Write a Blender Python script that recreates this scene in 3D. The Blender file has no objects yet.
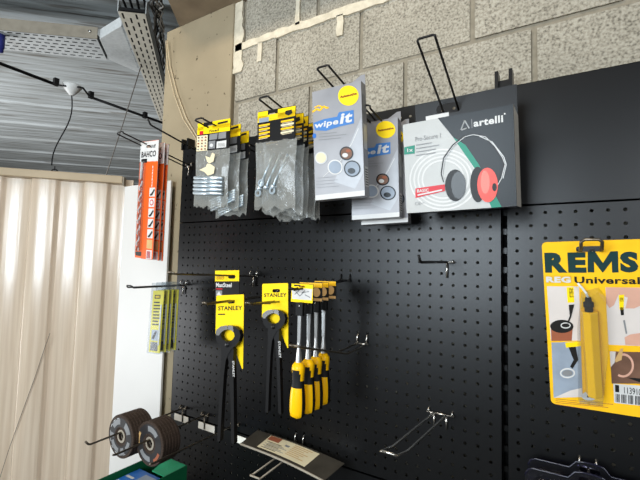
import bpy, math, random
import numpy as np
from mathutils import Vector, Matrix, Euler
from mathutils.geometry import tessellate_polygon

random.seed(7)
scn = bpy.context.scene
COL = scn.collection
ZO = 1.5                       # height of the first hole row of the middle boards above the floor
R = math.radians

# ------------------------------------------------------------------ camera
cd = bpy.data.cameras.new('camera')
cd.sensor_width = 36.0
cd.lens = 398.61 / 640 * 36.0
cd.clip_start = 0.02
cam = bpy.data.objects.new('camera', cd)
COL.objects.link(cam)
yaw, pit, rol = R(31.748), R(3.630), R(1.438)
F = Vector((-math.sin(yaw) * math.cos(pit), math.cos(yaw) * math.cos(pit), math.sin(pit)))
Rt = Vector((math.cos(yaw), math.sin(yaw), 0))
U = Rt.cross(F)
R2 = Rt * math.cos(rol) + U * math.sin(rol)
U2 = U * math.cos(rol) - Rt * math.sin(rol)
M = Matrix((R2, U2, -F)).transposed().to_4x4()
M.translation = Vector((1.10885, -0.88949, -0.1138 + ZO))
cam.matrix_world = M
scn.camera = cam

# ------------------------------------------------------------------ world, lights, exposure
w = bpy.data.worlds.new('world')
scn.world = w
w.use_nodes = True
wb = w.node_tree.nodes['Background']
wb.inputs[0].default_value = (1.0, 0.95, 0.88, 1)
wb.inputs[1].default_value = 0.09


def area(name, loc, target, sx, sy, power, col):
    ld = bpy.data.lights.new(name, 'AREA')
    ld.shape = 'RECTANGLE'
    ld.size, ld.size_y, ld.energy, ld.color = sx, sy, power, col
    o = bpy.data.objects.new(name, ld)
    o.location = (loc[0], loc[1], loc[2] + ZO)
    d = Vector(target) - Vector(loc)
    o.rotation_euler = d.to_track_quat('-Z', 'Y').to_euler()
    COL.objects.link(o)
    return o


area('daylight_shop_window', (2.2, -2.5, 0.35), (0.8, 0, 0.0), 1.0, 0.7, 30, (0.88, 0.94, 1.0))
area('daylight_shop_door', (0.3, -2.8, 0.14), (0.3, 0, 0.1), 1.3, 1.0, 76, (0.80, 0.91, 1.0))
area('ceiling_lamp', (0.3, -1.3, 1.6), (0.2, 0, 0.3), 1.4, 0.25, 20, (1.0, 0.86, 0.68))
area('roof_fill', (-3.2, -1.3, -0.9), (-2.2, 1.6, 1.2), 1.6, 1.2, 115, (0.95, 0.97, 1.0))  # added fill, aimed up from low left to brighten roof and trays

vs = scn.view_settings
vs.view_transform = 'Standard'
vs.look = 'None'
vs.gamma = 1
vs.use_curve_mapping = False
vs.exposure = 0.0

# ------------------------------------------------------------------ materials
MATS = {}


def lin(c):
    out = []
    for x in c:
        x /= 255.0
        out.append(x / 12.92 if x <= 0.04045 else ((x + 0.055) / 1.055) ** 2.4)
    return out


def mat(name, rgb, rough=0.5, metal=0.0, var=0.06, scale=40.0, bump=0.0, bscale=200.0, spec=0.2, coat=0.0):
    """Procedural principled material: colour varied by noise, optional bump."""
    if name in MATS:
        return MATS[name]
    m = bpy.data.materials.new(name)
    m.use_nodes = True
    nt = m.node_tree
    b = nt.nodes['Principled BSDF']
    c = lin(rgb)
    tc = nt.nodes.new('ShaderNodeTexCoord')
    nz = nt.nodes.new('ShaderNodeTexNoise')
    nz.inputs['Scale'].default_value = scale
    nz.inputs['Detail'].default_value = 3
    nt.links.new(tc.outputs['Object'], nz.inputs['Vector'])
    rp = nt.nodes.new('ShaderNodeValToRGB')
    rp.color_ramp.elements[0].position = 0.3
    rp.color_ramp.elements[1].position = 0.7
    rp.color_ramp.elements[0].color = [max(0, x * (1 - var)) for x in c] + [1]
    rp.color_ramp.elements[1].color = [min(1, x * (1 + var)) for x in c] + [1]
    nt.links.new(nz.outputs['Fac'], rp.inputs[0])
    nt.links.new(rp.outputs[0], b.inputs['Base Color'])
    b.inputs['Roughness'].default_value = rough
    b.inputs['Metallic'].default_value = metal
    b.inputs['Specular IOR Level'].default_value = spec
    b.inputs['Coat Weight'].default_value = coat
    b.inputs['Coat Roughness'].default_value = 0.12
    if bump:
        n2 = nt.nodes.new('ShaderNodeTexNoise')
        n2.inputs['Scale'].default_value = bscale
        n2.inputs['Detail'].default_value = 4
        nt.links.new(tc.outputs['Object'], n2.inputs['Vector'])
        bp_ = nt.nodes.new('ShaderNodeBump')
        bp_.inputs['Strength'].default_value = bump
        bp_.inputs['Distance'].default_value = 0.004
        nt.links.new(n2.outputs['Fac'], bp_.inputs['Height'])
        nt.links.new(bp_.outputs[0], b.inputs['Normal'])
    MATS[name] = m
    return m


def clear_plastic(name, tint=(235, 238, 240), veil=0.12, gloss=0.14, rough=0.12, bump=0.6, bscale=60, milk=(225, 225, 220), edge=0.22):
    """Thin clear film: see-through, with a milky veil and a wrinkled gloss."""
    m = bpy.data.materials.new(name)
    m.use_nodes = True
    nt = m.node_tree
    nt.nodes.clear()
    out = nt.nodes.new('ShaderNodeOutputMaterial')
    tr = nt.nodes.new('ShaderNodeBsdfTransparent')
    tr.inputs[0].default_value = lin(tint) + [1]
    df = nt.nodes.new('ShaderNodeBsdfDiffuse')
    df.inputs[0].default_value = lin(milk) + [1]
    gl = nt.nodes.new('ShaderNodeBsdfGlossy')
    gl.inputs['Roughness'].default_value = rough
    tc = nt.nodes.new('ShaderNodeTexCoord')
    nz = nt.nodes.new('ShaderNodeTexNoise')
    nz.inputs['Scale'].default_value = bscale
    nz.inputs['Detail'].default_value = 3
    nt.links.new(tc.outputs['Object'], nz.inputs['Vector'])
    bu = nt.nodes.new('ShaderNodeBump')
    bu.inputs['Strength'].default_value = bump
    bu.inputs['Distance'].default_value = 0.006
    nt.links.new(nz.outputs['Fac'], bu.inputs['Height'])
    nt.links.new(bu.outputs[0], gl.inputs['Normal'])
    m1 = nt.nodes.new('ShaderNodeMixShader')
    m1.inputs[0].default_value = veil
    nt.links.new(tr.outputs[0], m1.inputs[1])
    nt.links.new(df.outputs[0], m1.inputs[2])
    lw = nt.nodes.new('ShaderNodeLayerWeight')
    lw.inputs[0].default_value = 0.25
    mm = nt.nodes.new('ShaderNodeMath')
    mm.operation = 'MULTIPLY_ADD'
    mm.inputs[1].default_value = edge
    mm.inputs[2].default_value = gloss
    nt.links.new(lw.outputs['Facing'], mm.inputs[0])
    m2 = nt.nodes.new('ShaderNodeMixShader')
    nt.links.new(mm.outputs[0], m2.inputs[0])
    nt.links.new(m1.outputs[0], m2.inputs[1])
    nt.links.new(gl.outputs[0], m2.inputs[2])
    nt.links.new(m2.outputs[0], out.inputs[0])
    MATS[name] = m
    return m


def nodes_of(name, rough=0.8, spec=0.3):
    m = bpy.data.materials.new(name)
    m.use_nodes = True
    b = m.node_tree.nodes['Principled BSDF']
    b.inputs['Roughness'].default_value = rough
    b.inputs['Specular IOR Level'].default_value = spec
    MATS[name] = m
    return m, m.node_tree, b


def ramp(nt, src, stops):
    r = nt.nodes.new('ShaderNodeValToRGB')
    e = r.color_ramp.elements
    while len(e) < len(stops):
        e.new(0.5)
    for k, (p, c) in enumerate(stops):
        e[k].position = p
        e[k].color = (lin(c) if max(c) > 1 else list(c)) + [1]
    nt.links.new(src, r.inputs[0])
    return r.outputs[0]


def noise(nt, scale, detail=4, stretch=None, rot=0):
    tc = nt.nodes.new('ShaderNodeTexCoord')
    v = tc.outputs['Object']
    if stretch:
        mp = nt.nodes.new('ShaderNodeMapping')
        mp.inputs['Scale'].default_value = stretch
        mp.inputs['Rotation'].default_value = (0, 0, rot)
        nt.links.new(v, mp.inputs[0])
        v = mp.outputs[0]
    n = nt.nodes.new('ShaderNodeTexNoise')
    n.inputs['Scale'].default_value = scale
    n.inputs['Detail'].default_value = detail
    nt.links.new(v, n.inputs['Vector'])
    return n.outputs['Fac']


def mixc(nt, a, b, fac, mode='MULTIPLY'):
    x = nt.nodes.new('ShaderNodeMix')
    x.data_type = 'RGBA'
    x.blend_type = mode
    if isinstance(fac, float):
        x.inputs[0].default_value = fac
    else:
        nt.links.new(fac, x.inputs[0])
    nt.links.new(a, x.inputs[6])
    nt.links.new(b, x.inputs[7])
    return x.outputs[2]


def bumpn(nt, b, src, strength, dist):
    bu = nt.nodes.new('ShaderNodeBump')
    bu.inputs['Strength'].default_value = strength
    bu.inputs['Distance'].default_value = dist
    nt.links.new(src, bu.inputs['Height'])
    nt.links.new(bu.outputs[0], b.inputs['Normal'])


# concrete block: speckled aggregate
m_block, nt, b_ = nodes_of('block_concrete', 0.9, 0.2)
c1 = ramp(nt, noise(nt, 5, 4), [(0.3, (157, 151, 137)), (0.7, (179, 172, 157))])
c2 = ramp(nt, noise(nt, 190, 5), [(0.30, (92, 88, 82)), (0.44, (205, 202, 196)), (0.62, (255, 255, 253))])
nt.links.new(mixc(nt, c1, c2, 0.75), b_.inputs['Base Color'])
bumpn(nt, b_, noise(nt, 130, 5), 0.6, 0.004)
m_mortar, nt, b_ = nodes_of('mortar', 0.95, 0.2)
nt.links.new(ramp(nt, noise(nt, 60, 4), [(0.3, (128, 120, 104)), (0.7, (148, 139, 122))]), b_.inputs['Base Color'])
bumpn(nt, b_, noise(nt, 90, 4), 0.4, 0.003)
m_fresh, nt, b_ = nodes_of('pale_mortar', 0.95, 0.2)
nt.links.new(ramp(nt, noise(nt, 60, 4), [(0.3, (190, 180, 158)), (0.7, (212, 202, 180))]), b_.inputs['Base Color'])
bumpn(nt, b_, noise(nt, 90, 4), 0.4, 0.003)
# smooth concrete of the pillar with stains and little holes
m_conc, nt, b_ = nodes_of('smooth_concrete', 0.8, 0.25)
c1 = ramp(nt, noise(nt, 4, 6), [(0.3, (138, 125, 101)), (0.7, (156, 142, 116))])
c2 = ramp(nt, noise(nt, 45, 2), [(0.26, (95, 80, 60)), (0.31, (255, 255, 255))])
nt.links.new(mixc(nt, c1, c2, 0.8), b_.inputs['Base Color'])
bumpn(nt, b_, noise(nt, 40, 5), 0.2, 0.003)
m_soffit, nt, b_ = nodes_of('soffit_concrete', 0.9, 0.2)
nt.links.new(ramp(nt, noise(nt, 9, 5), [(0.3, (112, 98, 80)), (0.7, (140, 124, 102))]), b_.inputs['Base Color'])
# roof sheeting: streaky galvanised steel
RH = R(45.7)
e1 = Vector((math.sin(RH), math.cos(RH), 0))
e2 = Vector((-math.cos(RH), math.sin(RH), 0))
m_roof, nt, b_ = nodes_of('roof_sheet_metal', 0.6, 0.15)
c1 = ramp(nt, noise(nt, 3.0, 6, (0.5, 9, 1)), [(0.3, (142, 144, 141)), (0.5, (166, 170, 169)), (0.72, (186, 191, 192))])
c2 = ramp(nt, noise(nt, 7, 5, (0.35, 5, 1)), [(0.34, (138, 118, 98)), (0.46, (255, 255, 255))])
nt.links.new(mixc(nt, c1, c2, 0.6), b_.inputs['Base Color'])
bumpn(nt, b_, noise(nt, 4, 5, (0.3, 10, 1)), 0.15, 0.01)
# powder coated board
m_board, nt, b_ = nodes_of('black_powder_coat', 0.34, 0.33)
nt.links.new(ramp(nt, noise(nt, 12, 4), [(0.3, (6, 6, 6)), (0.7, (8, 8, 9))]), b_.inputs['Base Color'])
# translucent corrugated sheet
m_trans, nt, b_ = nodes_of('translucent_sheet', 0.22, 1.0)
nt.links.new(ramp(nt, noise(nt, 60, 3, (1, 1, 0.03)), [(0.35, (226, 204, 178)), (0.65, (243, 224, 200))]), b_.inputs['Base Color'])
bumpn(nt, b_, noise(nt, 70, 2, (1, 1, 0.02)), 0.15, 0.004)
trn = nt.nodes.new('ShaderNodeBsdfTranslucent')
trn.inputs[0].default_value = lin((215, 205, 195)) + [1]
mxs = nt.nodes.new('ShaderNodeMixShader')
mxs.inputs[0].default_value = 0.12
nt.links.new(b_.outputs[0], mxs.inputs[1])
nt.links.new(trn.outputs[0], mxs.inputs[2])
nt.links.new(mxs.outputs[0], nt.nodes['Material Output'].inputs[0])

m_floor = mat('floor_concrete', (120, 116, 108), 0.6, var=0.12, scale=3)
m_railm = mat('rail_aluminium', (172, 153, 126), 0.4, 0.2, scale=8)
m_dark = mat('dark_recess', (14, 14, 15), 0.7)
m_white = mat('white_board', (206, 203, 198), 0.45, scale=4, var=0.03)
m_galv = mat('galvanised_steel', (206, 208, 206), 0.5, 0.0, scale=60, var=0.08)
m_galvw = mat('warm_galvanised_steel', (206, 200, 184), 0.5, scale=40, var=0.08)
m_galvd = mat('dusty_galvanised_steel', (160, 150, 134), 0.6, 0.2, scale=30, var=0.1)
m_cable = mat('black_cable', (28, 27, 27), 0.5)
m_gcable = mat('grey_cable', (120, 112, 104), 0.5)
m_bcable = mat('beige_cable', (196, 178, 146), 0.5)
m_wcable = mat('white_cable', (205, 200, 192), 0.5)
m_cone = mat('white_plastic', (226, 224, 220), 0.4)
m_blue = mat('blue_plastic', (48, 52, 120), 0.4)
m_wire = mat('black_wire', (28, 26, 25), 0.4, 0.0)
m_chrome = mat('zinc_wire', (190, 186, 178), 0.25, 0.95)
m_brass = mat('dull_zinc_wire', (112, 103, 90), 0.35, 0.85)
m_label = mat('shelf_label_white', (232, 228, 216), 0.5)
m_yellow = mat('print_yellow', (250, 212, 20), 0.38, var=0.03)
m_oly = mat('print_olive_yellow', (214, 200, 60), 0.45)
m_gold = mat('print_golden_yellow', (246, 188, 34), 0.3, var=0.04)
m_black = mat('print_black', (24, 23, 23), 0.38)
m_ink = mat('ink_black', (30, 28, 26), 0.5)
m_pwhite = mat('print_white', (205, 203, 199), 0.38, var=0.03)
m_pgrey = mat('print_light_grey', (196, 196, 194), 0.3, var=0.04)
m_pgrey2 = mat('print_mid_grey', (128, 128, 128), 0.4)
m_silver = mat('print_silver', (146, 145, 147), 0.34, 0.1, scale=14, var=0.12)
m_orange = mat('print_orange', (226, 92, 30), 0.36, var=0.06)
m_red = mat('print_red', (196, 34, 44), 0.36)
m_teal = mat('print_teal', (22, 128, 104), 0.36)
m_tblack = mat('print_blue_black', (26, 32, 36), 0.25)
m_pblue = mat('print_blue', (44, 104, 178), 0.36)
m_petrol = mat('print_petrol', (44, 70, 70), 0.2, 0.3)
m_coral = mat('print_coral_red', (226, 72, 58), 0.3)
m_cream = mat('print_cream', (222, 208, 172), 0.5)
m_tan = mat('print_tan', (196, 158, 104), 0.5)
m_skin = mat('print_skin', (206, 158, 136), 0.45)
m_copper = mat('print_copper', (152, 88, 62), 0.45)
m_pgb = mat('print_grey_blue', (142, 152, 164), 0.4, scale=30, var=0.15)
m_pbrown = mat('print_brown', (112, 82, 66), 0.45, scale=30, var=0.25)
m_pbg = mat('print_pale_beige', (208, 198, 190), 0.4, scale=20, var=0.06)
m_paper = mat('kraft_white', (214, 208, 196), 0.6)
m_cardb = mat('grey_card_edge', (150, 142, 132), 0.7)
m_forged = mat('black_forged_steel', (22, 21, 21), 0.42, 0.0)
m_galvp = mat('bright_steel', (180, 182, 182), 0.35, 0.7)
m_edge = mat('ground_steel', (206, 204, 200), 0.25, 0.9)
m_chis = mat('polished_chrome', (200, 200, 198), 0.32, 0.8)
m_hyel = mat('handle_yellow_plastic', (250, 190, 8), 0.32, var=0.02)
m_hblk = mat('handle_black_rubber', (22, 22, 22), 0.6)
m_disc = mat('abrasive_brown', (62, 50, 42), 0.85, scale=300, var=0.35, bump=0.6, bscale=400)
m_discl = mat('disc_label_dark', (46, 44, 44), 0.45)
m_steel = mat('zinc_plated_steel', (205, 217, 224), 0.28, 0.75)
m_blade = mat('trowel_steel', (92, 86, 76), 0.42, 0.6, scale=25, var=0.2)
m_green = mat('green_carton', (20, 92, 58), 0.45)
m_green2 = mat('green_carton_lit', (44, 148, 100), 0.5)  # light on the flap's inner side put into a lighter green
m_navy = mat('navy_insert', (28, 26, 58), 0.35)
m_film = clear_plastic('clear_bag_film', veil=0.38, gloss=0.02, rough=0.2, bump=0.6, bscale=45, milk=(168, 166, 158))
m_blis = clear_plastic('clear_blister', veil=0.03, gloss=0.07, rough=0.06, bump=0.15, bscale=50)
m_sleeve = clear_plastic('clear_sleeve', veil=0.04, gloss=0.008, rough=0.15, bump=0.1, bscale=60, edge=.02)
m_pblis = clear_plastic('violet_blister', tint=(150, 150, 190), veil=0.01, gloss=0.03, rough=0.06, bump=0.5, bscale=30, edge=.16)
m_rim = mat('violet_plastic_rim', (30, 29, 44), 0.12, spec=0.5)


# ------------------------------------------------------------------ mesh building
TXT = {}


def text_mesh(s, bold=0.0, shear=0.0):
    k = (s, bold, shear)
    if k not in TXT:
        cu = bpy.data.curves.new('t', 'FONT')
        cu.body = s
        cu.size = 1
        cu.offset = bold
        cu.space_character = 1 + 2.2 * bold
        cu.shear = shear
        cu.resolution_u = 3
        o = bpy.data.objects.new('t', cu)
        COL.objects.link(o)
        bpy.context.view_layer.update()
        dg = bpy.context.evaluated_depsgraph_get()
        me = o.evaluated_get(dg).to_mesh()
        vs_ = [(v.co.x, v.co.y) for v in me.vertices]
        fs_ = [tuple(p.vertices) for p in me.polygons]
        o.evaluated_get(dg).to_mesh_clear()
        bpy.data.objects.remove(o)
        bpy.data.curves.remove(cu)
        xs = [v[0] for v in vs_]
        ys = [v[1] for v in vs_]
        TXT[k] = (vs_, fs_, min(xs), max(xs), min(ys), max(ys))
    return TXT[k]


class MB:
    """Collects geometry of one part; build() links it as one mesh object."""

    def __init__(s):
        s.v, s.f, s.m, s.mats, s.sm = [], [], [], [], []

    def mi(s, m):
        if m not in s.mats:
            s.mats.append(m)
        return s.mats.index(m)

    def face(s, pts, m, smooth=False):
        n = len(s.v)
        s.v += [tuple(p) for p in pts]
        s.f.append(tuple(range(n, n + len(pts))))
        s.m.append(s.mi(m))
        s.sm.append(smooth)

    def add(s, vs_, fs_, m, smooth=False):
        n = len(s.v)
        s.v += [tuple(p) for p in vs_]
        for k, f in enumerate(fs_):
            s.f.append(tuple(i + n for i in f))
            s.m.append(s.mi(m[k] if isinstance(m, list) else m))
            s.sm.append(smooth)

    def box(s, x0, x1, y0, y1, z0, z1, m):
        P = [(x, y, z) for z in (z0, z1) for y in (y0, y1) for x in (x0, x1)]
        s.add(P, [(0, 2, 3, 1), (4, 5, 7, 6), (0, 1, 5, 4), (2, 6, 7, 3), (0, 4, 6, 2), (1, 3, 7, 5)], m)

    def hexa(s, bot, top, m):
        s.add(list(bot) + list(top), [(3, 2, 1, 0), (4, 5, 6, 7)] + [(i, (i + 1) % 4, (i + 1) % 4 + 4, i + 4) for i in range(4)], m)

    def flat(s, loops, y, m, flip=False):
        """Filled polygon (first loop outer, others holes) in the xz plane at depth y."""
        vv = [[Vector((p[0], p[1], 0)) for p in L] for L in loops]
        allp = [p for L in loops for p in L]
        for t in tessellate_polygon(vv):
            a, b, c = [allp[i] for i in t]
            ar = (b[0] - a[0]) * (c[1] - a[1]) - (c[0] - a[0]) * (b[1] - a[1])
            if abs(ar) < 1e-12:
                continue
            q = [a, b, c] if (ar > 0) != flip else [a, c, b]
            s.face([(p[0], y, p[1]) for p in q], m)

    def prism(s, loops, y0, y1, m, mside=None, mback=None):
        """Extrude loops (xz) from y0 (front, towards -y) to y1."""
        s.flat(loops, y0, m)
        s.flat(loops, y1, mback or m, True)
        for L in loops:
            n = len(L)
            for i in range(n):
                a, b = L[i], L[(i + 1) % n]
                s.face([(a[0], y0, a[1]), (a[0], y1, a[1]), (b[0], y1, b[1]), (b[0], y0, b[1])], mside or m)

    def tube(s, path, r, m, seg=8, closed=False, taper=None):
        P = [Vector(p) for p in path]
        n = len(P)
        prev = None
        rings = []
        for i in range(n):
            if closed:
                t = P[(i + 1) % n] - P[i - 1]
            else:
                t = P[min(i + 1, n - 1)] - P[max(i - 1, 0)]
            t.normalize()
            if prev is None:
                a = Vector((0, 0, 1)) if abs(t.z) < 0.9 else Vector((1, 0, 0))
                u = t.cross(a).normalized()
            else:
                u = (prev - t * prev.dot(t)).normalized()
            prev = u
            v = t.cross(u)
            rr = taper[i] if taper else r
            rings.append([P[i] + (u * math.cos(2 * math.pi * k / seg) + v * math.sin(2 * math.pi * k / seg)) * rr for k in range(seg)])
        vs_ = [p for rg in rings for p in rg]
        fs_ = []
        for i in range(n if closed else n - 1):
            j = (i + 1) % n
            for k in range(seg):
                k2 = (k + 1) % seg
                fs_.append((i * seg + k, i * seg + k2, j * seg + k2, j * seg + k))
        if not closed:
            fs_.append(tuple(range(seg - 1, -1, -1)))
            fs_.append(tuple((n - 1) * seg + k for k in range(seg)))
        s.add(vs_, fs_, m, True)

    def lathe(s, prof, m, seg=24, axis='z', c=(0, 0, 0), smooth=True, sx=1.0, sy=1.0):
        """prof: (radius, height) list; m may be a function (t index, angle)->material."""
        vs_, fs_, ms = [], [], []
        for r, h in prof:
            for k in range(seg):
                a = 2 * math.pi * k / seg
                p = (r * math.cos(a) * sx, r * math.sin(a) * sy, h)
                if axis == 'y':
                    p = (p[0], -h, p[1])
                vs_.append((p[0] + c[0], p[1] + c[1], p[2] + c[2]))
        for i in range(len(prof) - 1):
            for k in range(seg):
                k2 = (k + 1) % seg
                fs_.append((i * seg + k, i * seg + k2, (i + 1) * seg + k2, (i + 1) * seg + k))
                ms.append(m(i, 2 * math.pi * (k + .5) / seg) if callable(m) else m)
        s.add(vs_, fs_, ms, smooth)

    def text(s, t, x0, z0, x1, z1, y, m, bold=0.0, shear=0.0):
        """Text stretched to the box x0..x1, z0..z1 (xz plane), facing -y."""
        vs_, fs_, a0, a1, b0, b1 = text_mesh(t, bold, shear)
        fx = (x1 - x0) / max(a1 - a0, 1e-6)
        fz = (z1 - z0) / max(b1 - b0, 1e-6)
        s.add([(x0 + (p[0] - a0) * fx, y, z0 + (p[1] - b0) * fz) for p in vs_], fs_, m)

    def build(s, name, parent=None, loc=(0, 0, 0), rot=(0, 0, 0), bevel=0.0, label=None):
        me = bpy.data.meshes.new(name)
        me.from_pydata(s.v, [], s.f)
        for m in s.mats:
            me.materials.append(m)
        me.polygons.foreach_set('material_index', s.m)
        me.polygons.foreach_set('use_smooth', s.sm)
        me.update()
        o = bpy.data.objects.new(name, me)
        COL.objects.link(o)
        o.rotation_mode = 'YXZ'
        o.rotation_euler = rot
        if parent is not None:
            o.parent = parent
            o.location = loc
        else:
            o.location = (loc[0], loc[1], loc[2] + ZO)
        if bevel:
            bm_ = o.modifiers.new('bevel', 'BEVEL')
            bm_.width = bevel
            bm_.segments = 2
            bm_.limit_method = 'ANGLE'
        if label:
            o['label'] = label
        return o


def tag(o, label, cat, group=None):
    o['label'] = label
    o['category'] = cat
    if group:
        o['group'] = group
    return o


def thing(name, label, cat, loc=(0, 0, 0), ypr=(0, 0, 0), group=None):
    o = bpy.data.objects.new(name, None)
    o.empty_display_size = 0.02
    COL.objects.link(o)
    o.location = (loc[0], loc[1], loc[2] + ZO)
    o.rotation_mode = 'YXZ'
    o.rotation_euler = (R(ypr[1]), R(ypr[2]), R(ypr[0]))
    return tag(o, label, cat, group)


def copy_thing(src, label, loc, ypr=None, group=None):
    c = src.copy()
    COL.objects.link(c)
    c.location = (loc[0], loc[1], loc[2] + ZO)
    if ypr is not None:
        c.rotation_euler = (R(ypr[1]), R(ypr[2]), R(ypr[0]))
    c['label'] = label
    if group:
        c['group'] = group
    for ch in list(src.children):
        d = ch.copy()
        COL.objects.link(d)
        d.parent = c
        for g in list(ch.children):
            h = g.copy()
            COL.objects.link(h)
            h.parent = d
    return c


def structure(o):
    o['kind'] = 'structure'
    return o


def rrect(x0, z0, x1, z1, r=0.003, n=4):
    out = []
    for cx, cz, a0 in ((x1 - r, z0 + r, -90), (x1 - r, z1 - r, 0), (x0 + r, z1 - r, 90), (x0 + r, z0 + r, 180)):
        for k in range(n + 1):
            a = R(a0 + 90 * k / n)
            out.append((cx + r * math.cos(a), cz + r * math.sin(a)))
    return out


def ell(cx, cz, rx, rz, n=24, rot=0.0, a0=0, a1=360):
    out = []
    full = abs(a1 - a0) >= 360
    for k in range(n if full else n + 1):
        a = R(a0 + (a1 - a0) * k / n)
        x, z = rx * math.cos(a), rz * math.sin(a)
        out.append((cx + x * math.cos(rot) - z * math.sin(rot), cz + x * math.sin(rot) + z * math.cos(rot)))
    return out


class Art:
    """Printing on a card: positions measured on the card's four corners (TL TR BR BL)."""

    def __init__(s, mb, quad, W, H, y=0.0, step=0.00025):
        src = quad
        dst = [(-W / 2, H / 2), (W / 2, H / 2), (W / 2, -H / 2), (-W / 2, -H / 2)]
        A, B = [], []
        for (x, y_), (u, v) in zip(src, dst):
            A.append([x, y_, 1, 0, 0, 0, -u * x, -u * y_]); B.append(u)
            A.append([0, 0, 0, x, y_, 1, -v * x, -v * y_]); B.append(v)
        h = np.linalg.solve(np.array(A, float), np.array(B, float))
        s.H = np.append(h, 1).reshape(3, 3)
        s.mb, s.y, s.step = mb, y, step

    def p(s, x, y):
        q = s.H @ np.array([x, y, 1.0])
        return (q[0] / q[2], q[1] / q[2])

    def Y(s, L):
        return s.y - s.step * L

    def poly(s, pts, m, L=1):
        s.mb.flat([[s.p(*q) for q in pts]], s.Y(L), m)

    def rect(s, x0, y0, x1, y1, m, L=1):
        a, b = s.p(x0, y1), s.p(x1, y0)
        s.mb.flat([[(a[0], a[1]), (b[0], a[1]), (b[0], b[1]), (a[0], b[1])]], s.Y(L), m)

    def ell(s, x, y, rx, ry, m, L=1, rot=0.0):
        s.poly([(x + px_, y + py_) for px_, py_ in ell(0, 0, rx, ry, 24, rot)], m, L)

    def ring(s, x, y, rx, ry, t, m, L=1, a0=0, a1=360):
        o = [s.p(*q) for q in ell(x, y, rx, ry, 40, 0, a0, a1)]
        i = [s.p(*q) for q in ell(x, y, rx - t, ry - t, 40, 0, a0, a1)]
        n = len(o)
        for k in range(n if a1 - a0 >= 360 else n - 1):
            j = (k + 1) % n
            s.mb.flat([[o[k], o[j], i[j], i[k]]], s.Y(L), m)

    def line(s, pts, t, m, L=1):
        q = [Vector(s.p(*a)) for a in pts]
        for a, b in zip(q[:-1], q[1:]):
            d = (b - a)
            if d.length < 1e-7:
                continue
            n = Vector((-d.y, d.x)).normalized() * t / 2
            s.mb.flat([[tuple(a + n), tuple(a - n), tuple(b - n), tuple(b + n)]], s.Y(L), m)

    def text(s, t, x0, y0, x1, y1, m, L=2, bold=0.0, shear=0.0):
        """Box given by left-bottom (x0,y1) and right-top (x1,y0) picture corners."""
        a, b = s.p(x0, y1), s.p(x1, y0)
        s.mb.text(t, a[0], a[1], b[0], b[1], s.Y(L), m, bold, shear)

    def lines(s, x0, y0, x1, y1, n, t, m, L=1, slope=0.0):
        rnd = random.Random(int(x0 * 7 + y0))
        for k in range(n):
            y = y0 + (y1 - y0) * (k + 0.5) / n
            e = x1 - (x1 - x0) * rnd.choice((0, 0.05, 0.2, 0.35))
            s.line([(x0, y), (e, y + slope * (e - x0))], t, m, L)


# ray from the measured camera position to a height, used only to place far things
def zplane(px_, py_, z):
    v = F + R2 * ((px_ - 320) / 398.61) - U2 * ((py_ - 240) / 398.61)
    t = (z + 0.1138) / v.z
    return Vector((1.10885, -0.88949, -0.1138)) + v * t


# ================================================================== THE SETTING
fl = MB()
fl.box(-7, 4, -5, 7, -0.05, 0, m_floor)
structure(fl.build('floor', loc=(0, 0, -ZO)))

# blockwork wall behind the shelving
WY = 0.06
wl = MB()
wl.box(0.165, 2.6, WY + 0.006, WY + 0.2, -ZO, 0.766, m_mortar)
ZC = [0.418 + 0.186 * k for k in range(-10, 2)]
JX = {11: 0.424, 10: 0.577, 9: 0.275}
rnd = random.Random(3)
for k, z in enumerate(ZC):
    if k in (11,):
        j0 = 0.424
    elif k == 10:
        j0 = 0.277
    elif k == 9:
        j0 = 0.115
    else:
        j0 = 0.115 + 0.15 * (k % 3)
    x = j0 - 0.8
    n = 0
    wid = 0.29 if k in (9, 10, 11) else 0.4
    while x < 2.6:
        a, b = max(x + 0.006, 0.172), min(x + wid - 0.006, 2.6)
        z1 = min(z + 0.180, 0.766)
        if b - a > 0.02 and z1 > z + 0.02:
            d = rnd.uniform(-0.0015, 0.0015)
            wl.hexa([(a, WY + d + .002, z + 0.007), (b, WY + d + .002, z + 0.007), (b, WY + 0.05, z + 0.007), (a, WY + 0.05, z + 0.007)],
                    [(a, WY + d, z1), (b, WY + d, z1), (b, WY + 0.05, z1), (a, WY + 0.05, z1)], m_block)
        x += wid
# pale smeared pointing on the upper courses
def smear(pts, t):
    r_ = random.Random(len(pts) + int(pts[0][0] * 100))
    P = []
    for (x0, z0), (x1, z1) in zip(pts[:-1], pts[1:]):
        n = max(2, int(math.hypot(x1 - x0, z1 - z0) / 0.02))
        for k in range(n):
            P.append((x0 + (x1 - x0) * k / n, z0 + (z1 - z0) * k / n))
    P.append(pts[-1])
    up, dn = [], []
    for i, p_ in enumerate(P):
        q = P[min(i + 1, len(P) - 1)]
        o = P[max(i - 1, 0)]
        d = Vector((q[0] - o[0], q[1] - o[1])).normalized()
        nn = Vector((-d.y, d.x))
        a, b = t / 2 * r_.uniform(.75, 1.25), t / 2 * r_.uniform(.75, 1.25)
        up.append((p_[0] + nn.x * a, p_[1] + nn.y * a))
        dn.append((p_[0] - nn.x * b, p_[1] - nn.y * b))
    wl.prism([dn + up[::-1]], WY - 0.005, WY + 0.004, m_fresh)


smear([(0.17, 0.607), (0.45, 0.606), (0.68, 0.600), (0.78, 0.602)], 0.024)
smear([(0.424, 0.612), (0.424, 0.765)], 0.017)
smear([(0.277, 0.598), (0.277, 0.535)], 0.017)
smear([(0.572, 0.596), (0.570, 0.535)], 0.020)
smear([(0.183, 0.52), (0.180, 0.62), (0.178, 0.70), (0.172, 0.766)], 0.044)
structure(wl.build('wall_back'))

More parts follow.
